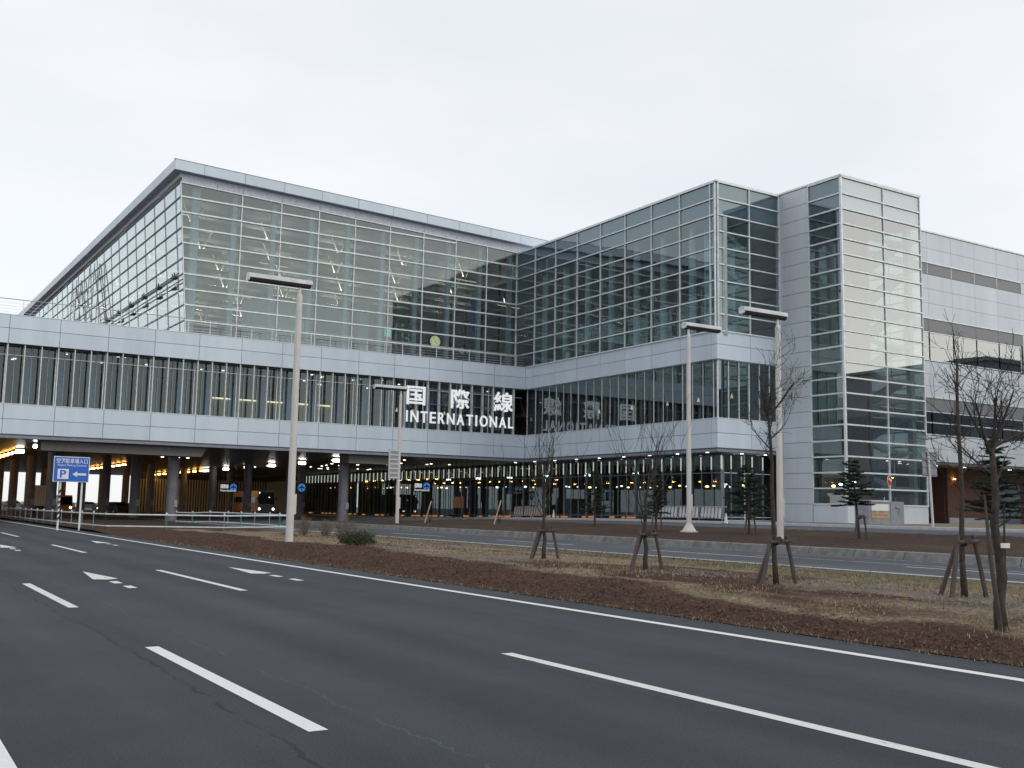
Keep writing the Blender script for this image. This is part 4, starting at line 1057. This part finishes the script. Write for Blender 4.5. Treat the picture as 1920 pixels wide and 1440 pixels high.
# lattice masts by the leaning glass
for (x, y, lab) in ((20.75, 133, 'left of two lattice masts before the leaning side glass'), (20.85, 122.5, 'right of two lattice masts before the leaning side glass')):
    t = thing('lattice_mast', lab, 'mast', (x, y, 15.44), 0, 'lattice masts'); mb = MB(); zt = 12.6
    for a, c in ((-.35,-1.5), (.15,-1.5), (-.35,1.5), (.15,1.5)): mb.tube([(a,c,0), (a,c,zt)], 0.05, 'trim_l', 5)
    for q in range(8):
        z0 = 0.4+q*1.55
        for a in (-.35, .15): mb.tube([(a,-1.5,z0), (a,1.5,z0)], 0.035, 'trim_l', 4)
        mb.tube([(-.35,-1.5,z0), (-.35,1.5,z0+1.5)], 0.022, 'trim_l', 4); mb.tube([(-.35,1.5,z0), (.15,1.5,z0+.7)], 0.022, 'trim_l', 4)
    mb.build('lattice', t)

# ------------------------------------------------------------------ rail fence
fn = thing('rail_fence', 'low fence of white rails on green posts in front of the deck', 'fence', (16, 59.5, 0.1))
fo = fn.location
A_ = [(12.0, 62.0), (15, 60.6), (18, 59.6), (21.6, 58.6)]
Bk = [(12.0, 62.0), (11.5, 70), (11.3, 80), (11.25, 92), (11.3, 104)]
Ck = [(21.6, 58.6), (22.2, 64), (22, 72), (20.5, 80)]
def along(pl, step):
    o_ = []
    for (x0, y0), (x1, y1) in zip(pl, pl[1:]):
        d = math.hypot(x1-x0, y1-y0); n = max(1, round(d/step))
        for i in range(n): o_.append((lerp(x0, x1, i/n), lerp(y0, y1, i/n)))
    return o_+[pl[-1]]
for pl, m_ in ((A_, 'railwhite'), (Bk, 'frame'), (Ck, 'frame')):
    zz = lambda x, y: gz(x, y)
    for hz, rr in ((0.82, 0.045), (0.16, 0.04)):
        mb = MB(); mb.tube([(x, y, gz(x, y)+hz) for x, y in along(pl, 3)], rr, m_, 6); mb.build('rail', fn, fo)
    for i, (x, y) in enumerate(along(pl, 3.0)):
        pm_n = 'green' if (i % 3 == 1 and pl is not Bk) else 'frame_d'
        mb = MB(); mb.tube([(x, y+.06, gz(x, y)-.1), (x, y+.06, gz(x, y)+0.86)], 0.06 if pm_n == 'green' else 0.03, pm_n, 6); mb.sphere((x, y+.06, gz(x, y)+.90), 0.06, 'railwhite', 6); mb.build('post', fn, fo)

# ------------------------------------------------------------------ luggage trolleys
def make_cart(group, label, mp_):
    t = thing('luggage_trolley', label, 'trolley', (0,0,0), 0, group)
    mb = MB(); mb.prism([(0.20,0.24,0.24), (0.20,0.42,0.24), (0.20,0.52,1.02), (0.20,0.36,1.02)], (0.10,0,0), mp_); mb.build('back_panel', t)
    mb = MB(); mb.box((-0.30,-0.55,0.18), (0.30,0.38,0.22), 'steel'); mb.tube([(-0.27,0.5,1.0), (-0.27,0.62,1.08), (0.27,0.62,1.08), (0.27,0.5,1.0)], 0.022, 'steel', 6); mb.tube([(-0.22,-0.5,0.2), (-0.22,-0.62,0.5), (0.22,-0.62,0.5), (0.22,-0.5,0.2)], 0.02, 'steel', 6); mb.build('frame', t)
    for a, c in ((-.25,.3), (.25,.3), (0,-.5)):
        mb = MB(); mb.disc((a-.03,c,0.09), 0.09, (1,0,0), 'tyre', 0.06, 10); mb.build('wheel', t)
    return t
c0 = make_cart('near row of baggage trolleys', 'pale baggage trolley nested in the long row behind the flared lamp base', 'cart')
first = True
for i in range(18):
    y = 57.6+0.37*i + (0.25 if i > 5 else 0) + (0.2 if i > 11 else 0)
    o_ = c0 if first else copy_tree(c0); first = False
    o_.location = (54.3, y, gz(54.3, y)); o_.rotation_euler = (0,0,R(180))
c1 = make_cart('far row of baggage trolleys', 'beige baggage trolley nested in the short row under the deck edge', 'cartd')
for i in range(12):
    y = 80.6+0.40*i + (0.2 if i > 7 else 0)
    o_ = c1 if i == 0 else copy_tree(c1)
    o_.location = (53.9, y, gz(53.9, y)); o_.rotation_euler = (0,0,R(180))

# traffic cones
def cone(x, y, label):
    t = thing('traffic_cone', label, 'cone', (x, y, gz(x, y)), 0, 'traffic cones')
    mb = MB(); mb.box((-.19,-.19,0), (.19,.19,.04), 'black'); mb.build('base', t)
    mb = MB(); mb.tube([(0,0,.04), (0,0,.75)], [.15, .03], 'cone', 12); mb.build('body', t)
    mb = MB(); mb.tube([(0,0,.34), (0,0,.48)], [.097, .072], 'signwhite', 12); mb.build('stripe', t)
cone(53.6, 78.2, 'pale traffic cone beside the far row of trolleys')
cone(51.9, 54.3, 'pale traffic cone behind the dark fir left of the tower')

# ------------------------------------------------------------------ vehicles
def wheel(mb_parent, x, y, r, w_=0.22):
    mb = MB(); mb.disc((x-w_/2, y, r), r, (1,0,0), 'tyre', w_, 18); o_ = mb.build('wheel', mb_parent)
    mb = MB(); mb.disc((x-w_/2-.012, y, r), r*0.6, (1,0,0), 'steel', w_+.024, 12); mb.build('rim', o_)
def car(x, y, z, rz_, paint, label, group='cars parked beyond the deck', lit=False):
    t = thing('parked_car', label, 'car', (x, y, z), rz_, group)
    prof = [(-2.1,.32), (-2.12,.62), (-2.0,.78), (-1.15,.90), (-0.45,1.38), (0.95,1.42), (1.75,.98), (2.08,.90), (2.12,.40), (2.0,.28)]
    mb = MB(); mb.prism([(-0.84, a, c) for a, c in prof], (1.68,0,0), paint); mb.build('body', t)
    mb = MB()
    for sx in (-1, 1): mb.prism([(sx*0.845, -0.95, .95), (sx*0.845, -0.42, 1.32), (sx*0.845, 0.9, 1.36), (sx*0.845, 1.5, 0.98)], (sx*.008,0,0), 'carglass')
    mb.poly([(-.72,-1.06,.975), (.72,-1.06,.975), (.66,-.50,1.365), (-.66,-.50,1.365)], 'carglass'); mb.poly([(-.72,1.70,1.03), (.72,1.70,1.03), (.66,1.05,1.385), (-.66,1.05,1.385)], 'carglass')
    mb.build('window', t)
    for sx in (-1, 1):
        for yy in (-1.28, 1.32): wheel(t, sx*0.76, yy, .31)
        mb = MB(); mb.box((sx*0.78-.16, -2.135, .60), (sx*0.78-.16+.26*(1 if sx > 0 else 1.2), -2.09, .72), 'e_head' if lit else 'signwhite'); mb.build('headlight', t)
    return t
M['car_w'] = plain('car_white', (0.62, 0.63, 0.65), 0.25, var=0.03); M['car_s'] = plain('car_silver', (0.40, 0.42, 0.45), 0.25, 0.5, var=0.03)
M['car_d'] = plain('car_dark', (0.035, 0.028, 0.03), 0.2, var=0.05); M['busbody'] = plain('bus_paint', (0.55, 0.42, 0.30), 0.35, var=0.05); M['busor'] = plain('bus_orange', (0.60, 0.22, 0.05), 0.4, var=0.05)
car(25.6, 128, 0.24, R(-160), 'car_d', 'dark car between two deck columns with its lights on', 'cars under the deck', True)
for i, (x, y, p_, lab) in enumerate(((41, 196, 'car_w', 'white car parked in the daylight behind the third deck column'), (35.6, 200, 'car_s', 'silver car parked in daylight beyond the dark car'), (48.5, 199, 'car_w', 'white car parked nearest the slatted wall'), (33, 206, 'car_w', 'white car parked beyond the sign posts'), (28.4, 204, 'car_s', 'silver car parked beyond the box truck'), (23.7, 202, 'car_w', 'white car seen left of the box truck'))):
    car(x, y, 0.24, R(90+random.uniform(-12, 12)), p_, lab)
bus = thing('bus', 'orange and cream bus facing out with headlights lit under the deck', 'bus', (46.6, 136, 0.33))
mb = MB(); sec = [(-1.22,.4), (-1.25,2.4), (-1.1,3.15), (1.1,3.15), (1.25,2.4), (1.22,.4)]; mb.prism([(a, 0, c) for a, c in sec], (0, 10.5, 0), 'busbody'); mb.build('body', bus)
mb = MB(); mb.box((-1.26, .1, .42), (-1.235, 10.4, 1.5), 'busor'); mb.box((1.235, .1, .42), (1.26, 10.4, 1.5), 'busor'); mb.box((-1.1, -.02, .5), (1.1, -.002, 1.25), 'greybox'); mb.build('stripe', bus)
mb = MB(); mb.prism([(-1.08,-.02,1.4), (1.08,-.02,1.4), (1.08,-.02,2.6), (.95,-.02,3.0), (-.95,-.02,3.0), (-1.08,-.02,2.6)], (0,.015,0), 'carglass'); mb.build('windscreen', bus)
for i in range(5):
    mb = MB(); mb.box((-1.275, .8+1.9*i, 1.55), (-1.262, 2.5+1.9*i, 2.35), 'carglass'); mb.build('window', bus)
for sx in (-.95, .95):
    mb = MB(); mb.disc((sx, -.03, .75), .13, (0,-1,0), 'e_head', .03, 12); mb.build('headlight', bus)
    mb = MB(); mb.box((sx*1.35-.09, -.25, 1.9), (sx*1.35+.09, -.2, 2.35), 'black'); mb.build('mirror', bus)
for sx in (-1, 1):
    for yy in (2.2, 8.2): wheel(bus, sx*1.1, yy, .47, .28)
mb = MB(); mb.disc((-1.0, -.03, 2.9), .06, (0,-1,0), 'e_down', .03, 8); mb.disc((.35, -.03, 2.3), .05, (0,-1,0), 'e_down', .03, 8); mb.build('marker_lamp', bus)
trk = thing('box_truck', 'pale box truck seen from behind, left of the parking sign posts', 'truck', (18.6, 132, 0.14))
mb = MB(); mb.box((-1.1, 0, .9), (1.1, 5.5, 3.3), 'white')
for q in range(7): mb.box((-1.0+q*.3, -.02, .95), (-.96+q*.3, -.001, 3.25), 'tan')
mb.build('cargo_box', trk)
mb = MB(); mb.box((-1.0, 5.6, .6), (1.0, 7.2, 2.4), 'car_w'); mb.build('cab', trk)
mb = MB(); mb.box((-1.0, .05, .6), (1.0, 7, .88), 'black'); mb.box((-1.1, -.05, .55), (1.1, -.01, .72), 'black'); mb.build('chassis', trk)
for sx in (-1, 1):
    for yy in (1.2, 6.2): wheel(trk, sx*.9, yy, .4, .26)
mvn = thing('minibus', 'orange minibus with dark windscreen and one bright headlight between the sign posts', 'minibus', (22.2, 140, 0.2))
mb = MB(); mb.prism([(-.85, a, c) for a, c in ((0,.35), (-.02,.95), (.45,1.95), (.8,2.2), (4.6,2.2), (4.7,.35))], (1.7,0,0), 'busor'); mb.build('body', mvn)
mb = MB(); mb.poly([(-.78,-.025,1.0), (.78,-.025,1.0), (.74,.44,1.96), (-.74,.44,1.96)], 'carglass'); mb.box((-.862,.7,1.15), (-.852,4.2,1.95), 'carglass'); mb.build('window', mvn)
for sx, m_ in ((-.6, 'signwhite'), (.6, 'e_head')):
    mb = MB(); mb.disc((sx, -.02, .68), .12, (0,-1,0), m_, .03, 10); mb.build('headlight', mvn)
for sx in (-1, 1):
    for yy in (.9, 3.7): wheel(mvn, sx*.75, yy, .32)

# ------------------------------------------------------------------ trees
def branch(mb, p, d, length, r, depth, rng, up=0.15, spread=0.55, m='twig', minr=0.0045, kids=(2, 3)):
    pts = [p]; rad = [r]; n = 4; q = p.copy(); dd = d.copy()
    for i in range(n):
        dd = (dd + Vector((rng.uniform(-.16,.16), rng.uniform(-.16,.16), rng.uniform(-.06,.12)+up*0.25))).normalized()
        q = q + dd*length/n; pts.append(q.copy()); rad.append(max(minr*0.7, r*(1-0.55*(i+1)/n)))
    mb.tube(pts, rad, m, 5 if r > 0.02 else 3, cap=False)
    if depth <= 0: return
    for k_ in range(rng.randint(*kids)):
        j = rng.randint(1, n); base = pts[j]; ax = (pts[j]-pts[j-1]).normalized()
        rnd = Vector((rng.uniform(-1,1), rng.uniform(-1,1), rng.uniform(-.5,1))).normalized()
        nd = (ax*(1-spread) + rnd*spread + Vector((0,0,up*0.5))).normalized()
        branch(mb, base, nd, length*rng.uniform(.5,.8), max(minr, rad[j]*rng.uniform(.5,.75)), depth-1, rng, up, spread, m, minr, kids)
def bare_tree(x, y, trunk, r, limbs, label, seed, group='bare trees on the verge', lean=(0,0), **kw):
    rng = random.Random(seed); z = gz(x, y)
    t = thing('bare_tree', label, 'tree', (x, y, z), 0, group)
    mb = MB(); pts = [Vector((0,0,-.15))]; rad = [r*1.25]; n = 7
    for i in range(1, n+1):
        f = i/n; pts.append(Vector((lean[0]*f+rng.uniform(-.03,.03), lean[1]*f+rng.uniform(-.03,.03), trunk*f))); rad.append(r*(1-0.56*f))
    mb.tube(pts, rad, 'bark', 9); mb.build('trunk', t, smooth=True)
    cb_ = MB()
    for (h, az, el, ln, rr) in limbs:
        j = min(n-1, int(h*n)); f = h*n-j; p_ = pts[j].lerp(pts[j+1], f) if j+1 <= n else pts[-1]
        d = Vector((math.cos(R(az))*math.cos(R(el)), math.sin(R(az))*math.cos(R(el)), math.sin(R(el))))
        branch(cb_, p_, d, ln, rr, kw.get('depth', 3), rng, kw.get('up', .3), kw.get('spread', .45), kids=kw.get('kids', (2, 4)))
    cb_.build('crown', t)
    return t
def vase(seed, n, h0, ln, rr, el=(50, 80)):
    rg = random.Random(seed)
    return [(rg.uniform(h0, 1.0), i*360/n+rg.uniform(-20, 20), rg.uniform(*el), ln*rg.uniform(.7, 1.1), rr*rg.uniform(.7, 1.1)) for i in range(n)]
def tree_support(x, y, label, h=1.35, flip=1, w_=0.62, legs=3):
    z = gz(x, y); t = thing('tree_support', label, 'tree support', (x, y, z), 0, 'timber tree supports')
    k_ = w_/0.62
    for a, c in (((-.52*flip*k_, -.12), (-.16*flip, -.02)), ((.42*flip*k_, -.10), (.24*flip, -.02)), ((-.15, .40), (.02, .08)))[:legs]:
        mb = MB(); mb.tube([(a[0], a[1], -.1), (lerp(a[0], c[0], .5)+.01, lerp(a[1], c[1], .5), h*.52), (c[0], c[1], h+.10)], [.042, .039, .036], 'stake', 7); mb.build('stake', t)
    mb = MB(); mb.tube([(-.22*flip, -.06, h-.02), (.33*flip, -.06, h)], .034, 'stake', 7); mb.build('crossbar', t)
    mb = MB(); mb.tube([(-.06, -.05, h-.04), (.06, -.05, h+.04)], .06, 'twig', 6); mb.build('binding', t)
bare_tree(15.6, 23.2, 1.75, .060, vase(1, 13, .5, 1.75, .017, (50, 84)), 'vase shaped bare tree on stakes below the inner corner', 11, depth=2, kids=(2, 3))
tree_support(15.6, 23.2, 'timber support frame of the vase shaped tree below the inner corner', .78)
bare_tree(15.0, 18.25, 1.7, .058, vase(2, 12, .5, 1.6, .016, (40, 82)), 'bare tree on stakes just left of the flared lamp', 12, depth=2, kids=(2, 3))
tree_support(15.0, 18.25, 'timber support frame left of the flared lamp', .82)
bare_tree(14.75, 14.1, 3.15, .052, [(.72, 200, 30, .45, .014), (.80, 170, 40, .6, .016), (.86, 330, 35, .55, .016), (.90, 20, 45, .6, .018), (.96, 230, 40, .7, .02), (.98, 90, 60, .7, .02), (1.0, 320, 45, .85, .022), (1.0, 180, 55, .8, .022), (1.0, 40, 30, .7, .018), (1.0, 270, 70, .8, .02)], 'crooked bare tree on stakes right in front of the street lamp by the tower', 13, lean=(-.16, .0), depth=3, spread=.6, kids=(2, 4), up=.1)
tree_support(14.75, 14.1, 'timber support frame in front of the lamp by the tower', .80)
bare_tree(15.6, 10.75, 3.9, .050, [(.45, 150, 35, .75, .013), (.52, 10, 30, .7, .013), (.6, 200, 30, .8, .013), (.66, 340, 35, .8, .013), (.72, 120, 40, .7, .012), (.78, 20, 40, .7, .012), (.84, 210, 35, .75, .012), (.9, 330, 40, .6, .011), (.96, 90, 50, .5, .010), (1.0, 180, 60, .6, .012), (1.0, 20, 55, .5, .012)], 'slender upright bare tree with side twigs inside a wide stake frame', 14, depth=2, spread=.55, kids=(2, 3), up=.2)
tree_support(15.6, 10.75, 'widest timber support frame at the right', .92, 1, .66)
bare_tree(12.35, 8.0, 2.3, .078, [(.98, 20, 30, .9, .030), (1.0, 350, 22, .85, .028), (.95, 190, 40, .8, .024), (.8, 5, 25, .6, .017), (.85, 160, 25, .7, .018), (.62, 170, 30, .7, .014), (.55, 350, 28, .7, .014), (1.0, 100, 50, .7, .022), (1.0, 240, 50, .7, .022), (1.0, 300, 60, .8, .022)], 'dark nearest bare tree at the right edge with spreading crooked limbs', 25, lean=(.03, .05), depth=3, spread=.6, kids=(2, 4), up=.12)
t5 = thing('wooden_prop', 'thin leaning pole tied beside the nearest bare tree', 'prop', (12.35, 8, gz(12.35, 8)))
mb = MB(); mb.tube([(-.11, -.06, -.1), (-.17, .02, .95), (-.20, .05, 1.7)], [.032, .028, .012], 'stake', 6); mb.build('pole', t5)
mb = MB(); mb.tube([(.10, .05, .15), (.26, .1, .9), (.36, .15, 1.6)], [.022, .018, .008], 'twig', 6); mb.build('side_pole', t5)
mb = MB(); mb.box((-.11, -.1, 1.03), (.07, -.085, 1.09), 'railwhite'); mb.build('tag', t5)

def fir(x, y, h, clear, width, label, seed, lean=(0,0), dens=1.0, z=None):
    rng = random.Random(seed); z = gz(x, y) if z is None else z
    t = thing('fir_tree', label, 'tree', (x, y, z), 0, 'young firs on the bank')
    mb = MB(); mb.tube([(0,0,-.1), (lean[0]*.5, lean[1]*.5, h*.5), (lean[0], lean[1], h)], [.065, .045, .01], 'bark', 7); mb.build('trunk', t)
    cb_ = MB(); k = cb_.mat('needle'); zz = clear
    while zz < h-.05:
        f = (zz-clear)/(h-clear); nb_ = rng.randint(5, 7)
        for b_ in range(nb_):
            if rng.random() < 0.10: continue
            az = rng.uniform(0, 2*math.pi); ln = width*(1-f)**0.75*rng.uniform(.45, 1.05)+.08
            o_ = Vector((lean[0]*zz/h, lean[1]*zz/h, zz)); d = Vector((math.cos(az), math.sin(az), rng.uniform(-.12, .30)))
            cb_.tube([o_, o_+d*ln*.6+Vector((0,0,.02)), o_+d*ln+Vector((0,0,-.03))], [.014, .009, .004], 'twig', 3, cap=False)
            n = int(ln*120*dens)+14
            for i in range(n):
                s_ = rng.uniform(.15, 1.05); c_ = o_ + d*ln*s_
                side = Vector((-d.y, d.x, 0)).normalized()*rng.choice((-1, 1))
                dirv = (d*rng.uniform(.3, 1) + side*rng.uniform(.2, 1.0) + Vector((0,0,rng.uniform(-.25, .45)))).normalized()
                l_ = rng.uniform(.10, .24)*(1.15-.4*s_); wd = Vector((rng.uniform(-1,1), rng.uniform(-1,1), rng.uniform(-1,1))).normalized()*rng.uniform(.016, .036)
                i0 = len(cb_.v); cb_.v += [tuple(c_-wd), tuple(c_+wd), tuple(c_+dirv*l_)]; cb_.f.append((i0, i0+1, i0+2)); cb_.mi.append(k)
        zz += rng.uniform(.11, .19)
    cb_.build('crown', t)
def pos_on(x, y): return x, y
fir(33.9, 34.0, 3.1, .9, 1.15, 'dark fir on the bank between the flared lamp and the tower', 31, (-.1, 0), 1.2)
tree_support(33.9, 34.0, 'two stake support of the dark fir left of the tower', .75, 1, .5, 2)
fir(33.6, 27.7, 3.15, 1.35, .85, 'leaning fir with bare lower trunk in front of the tower', 32, (-.38, 0), 1.4)
tree_support(33.6, 27.7, 'two stake support of the leaning fir before the tower', .85, 1, .5, 2)
fir(33.2, 39.6, 2.9, .9, .85, 'sparse fir left of the flared lamp', 33, (.05, 0), .7)
tree_support(33.2, 39.6, 'two stake support of the sparse fir', .8, 1, .5, 2)
fir(35.6, 47.8, 3.1, .8, .85, 'farthest fir on the bank, before the far trolleys', 34, (0, 0), .8)
fir(37.9, 24.6, 4.0, .75, 1.45, 'tallest fir, at the right edge behind the nearest bare tree', 35, (0, 0), 1.0)
for (x, y, lab) in ((32.6, 62.4, 'leaning planting stake left of the farthest lamp'), (33.8, 55.4, 'leaning planting stake right of the farthest lamp')):
    t = thing('planting_stake', lab, 'stake', (x, y, gz(x, y)), 0, 'planting stakes on the bank')
    mb = MB(); mb.tube([(-.3, 0, -.1), (.25, .1, 1.45)], .045, 'tan', 6); mb.build('stake', t)
    rg = random.Random(int(x*10)); mb = MB()
    for i in range(8): branch(mb, Vector((.15, .1, .0)), Vector((rg.uniform(-.5,.5), rg.uniform(-.5,.5), 1)).normalized(), .9, .012, 1, rg)
    mb.build('sapling', t)

# shrubs on the verge
def shrub(x, y, w_, h, label, seed, leafy):
    rng = random.Random(seed); t = thing('shrub', label, 'shrub', (x, y, gz(x, y)), 0, 'low shrubs round the nearest lamp')
    mb = MB()
    for i in range(46 if leafy else 60):
        az = rng.uniform(0, 2*math.pi); rr = rng.random()**.5*w_*.5
        base = Vector((math.cos(az)*rr*.35, math.sin(az)*rr*.35, -.03)); tip = Vector((math.cos(az)*rr*1.05, math.sin(az)*rr*.8, h*rng.uniform(.6, 1.05)*(1-.35*(2*rr/w_)**2)))
        mid = base.lerp(tip, .5)+Vector((rng.uniform(-.06,.06), rng.uniform(-.06,.06), .04)); mb.tube([base, mid, tip], [.010, .007, .003], 'drystem' if not leafy else 'twig', 3, cap=False)
        if not leafy:
            for q in range(4): branch(mb, mid.lerp(tip, rng.random()), Vector((rng.uniform(-1,1), rng.uniform(-1,1), rng.uniform(0,1.2))).normalized(), .25, .004, 0, rng, m='drystem', minr=.003)
    mb.build('stem', t)
    if leafy:
        mb = MB(); k = mb.mat('shrubleaf')
        for i in range(2600):
            az = rng.uniform(0, 2*math.pi); rr = rng.random()**.5; zz = rng.random()
            lim = (1-.4*rr*rr); lump = .75+.35*noise.noise((math.cos(az)*rr*2.2+seed, math.sin(az)*rr*2.2, zz*2))
            c_ = Vector((math.cos(az)*rr*w_*.5*lump, math.sin(az)*rr*w_*.34*lump, .04+h*lim*lump*zz)); a = Vector((rng.uniform(-1,1), rng.uniform(-1,1), rng.uniform(-.3,1))).normalized()*.055; b_ = a.cross(Vector((rng.uniform(-1,1), rng.uniform(-1,1), rng.uniform(-1,1)))).normalized()*.02
            i0 = len(mb.v); mb.v += [tuple(c_-b_), tuple(c_+a*.6-b_*.2), tuple(c_+b_), tuple(c_+a*1.3)]; mb.f.append((i0, i0+1, i0+3, i0+2)); mb.mi.append(k)
        mb.build('foliage', t)
shrub(14.6, 33.2, 1.75, .62, 'low dark green shrub on the verge right of the nearest lamp', 41, True)
shrub(17.6, 46.0, 1.1, .95, 'leafless brown shrub at the foot of the nearest lamp', 42, False)
shrub(18.9, 46.5, .9, .75, 'pale dry shrub between the nearest lamp and the green shrub', 43, False)
shrub(18.2, 42.6, 1.1, 1.05, 'leafless brown shrub behind the green shrub', 44, False)

# ------------------------------------------------------------------ dead grass, mulch chips and gravel on the verge
M['straw'] = plain('straw', (0.25, 0.195, 0.125), 0.95, var=0.35, scale=3); M['chip'] = plain('mulch_chip', (0.095, 0.055, 0.040), 0.95, var=0.75, scale=14)
M['olive'] = plain('olive_blades', (0.105, 0.092, 0.05), 0.95, var=0.35, scale=3); M['pebble'] = plain('pebble', (0.14, 0.14, 0.145), 0.9, var=0.4, scale=20)
rng = random.Random(99)
gm_ = MB(); cm_ = MB(); pm_ = MB()
ks, ko = gm_.mat('straw'), gm_.mat('olive'); kc_ = cm_.mat('chip'); kp_ = pm_.mat('pebble')
for i in range(85000):
    y = 3.0 + 42*rng.random()**1.9; x = rng.uniform(10.80, 21.2) if rng.random() > .06 else 10.85 - abs(rng.gauss(0, .16)) - .12*max(0, noise.noise((y*.7, 5, 5)))
    wv = x + lerp(1.75, -.35, sstep(7, 30, y)) + 1.6*noise.noise((x*.35, y*.18, 4)); z = gz(max(x, 10.86), y)+.015
    edge = x < 11.0 + .30*noise.noise((y*.9, 2, 2))
    if edge and noise.noise((y*1.3, 1, 8)) < 0 and rng.random() < .7: continue
    if edge or wv > 13.7:
        if not edge and (rng.random() < .25 or noise.noise((x*.6, y*.4, 7)) < .05 and rng.random() < .85): continue
        hgt = rng.uniform(.025, .08)*(rng.uniform(.4, 1.1) if edge else 1); a = rng.uniform(0, 6.28); tilt = rng.uniform(.2, 1.6)
        tip = Vector((math.cos(a)*hgt*tilt, math.sin(a)*hgt*tilt, hgt/(.6+tilt*.5))); wd = Vector((-math.sin(a), math.cos(a), 0))*rng.uniform(.002, .005)*(1+y/14)
        i0 = len(gm_.v); b_ = Vector((x, y, z)); gm_.v += [tuple(b_-wd), tuple(b_+wd), tuple(b_+tip)]; gm_.f.append((i0, i0+1, i0+2)); gm_.mi.append(ko if (edge or x > 18.8) and rng.random() < .7 else ks)
    else:
        a = Vector((rng.uniform(-1,1), rng.uniform(-1,1), rng.uniform(-.25,.45))).normalized()*rng.uniform(.010, .045); b_ = a.cross(Vector((0,0,1))).normalized()*rng.uniform(.003, .011); c_ = Vector((x, y, z+.01))
        i0 = len(cm_.v); cm_.v += [tuple(c_-a-b_), tuple(c_+a-b_), tuple(c_+a+b_), tuple(c_-a+b_)]; cm_.f.append((i0, i0+1, i0+2, i0+3)); cm_.mi.append(kc_)
struct('dry_grass', gm_, 'stuff'); struct('mulch_chips', cm_, 'stuff')
for i in range(2600):
    cxg, cyg = rng.choice(((14.6, 9.6), (15.2, 17), (14.5, 24), (15.5, 12.2))); x = rng.gauss(cxg, .7); y = rng.gauss(cyg, 1.0)
    if not 11.5 < x < 20.5: continue
    s_ = rng.uniform(.008, .028); c_ = Vector((x, y, gz(x, y)+.02))
    i0 = len(pm_.v); pm_.v += [tuple(c_+Vector((s_*p, s_*q, 0))) for p, q in ((1,.2), (.1,1), (-1,-.1), (-.2,-1))] + [tuple(c_+Vector((0,0,s_*.8)))]
    for q in range(4): pm_.f.append((i0+q, i0+(q+1) % 4, i0+4)); pm_.mi.append(kp_)
struct('gravel', pm_, 'stuff')
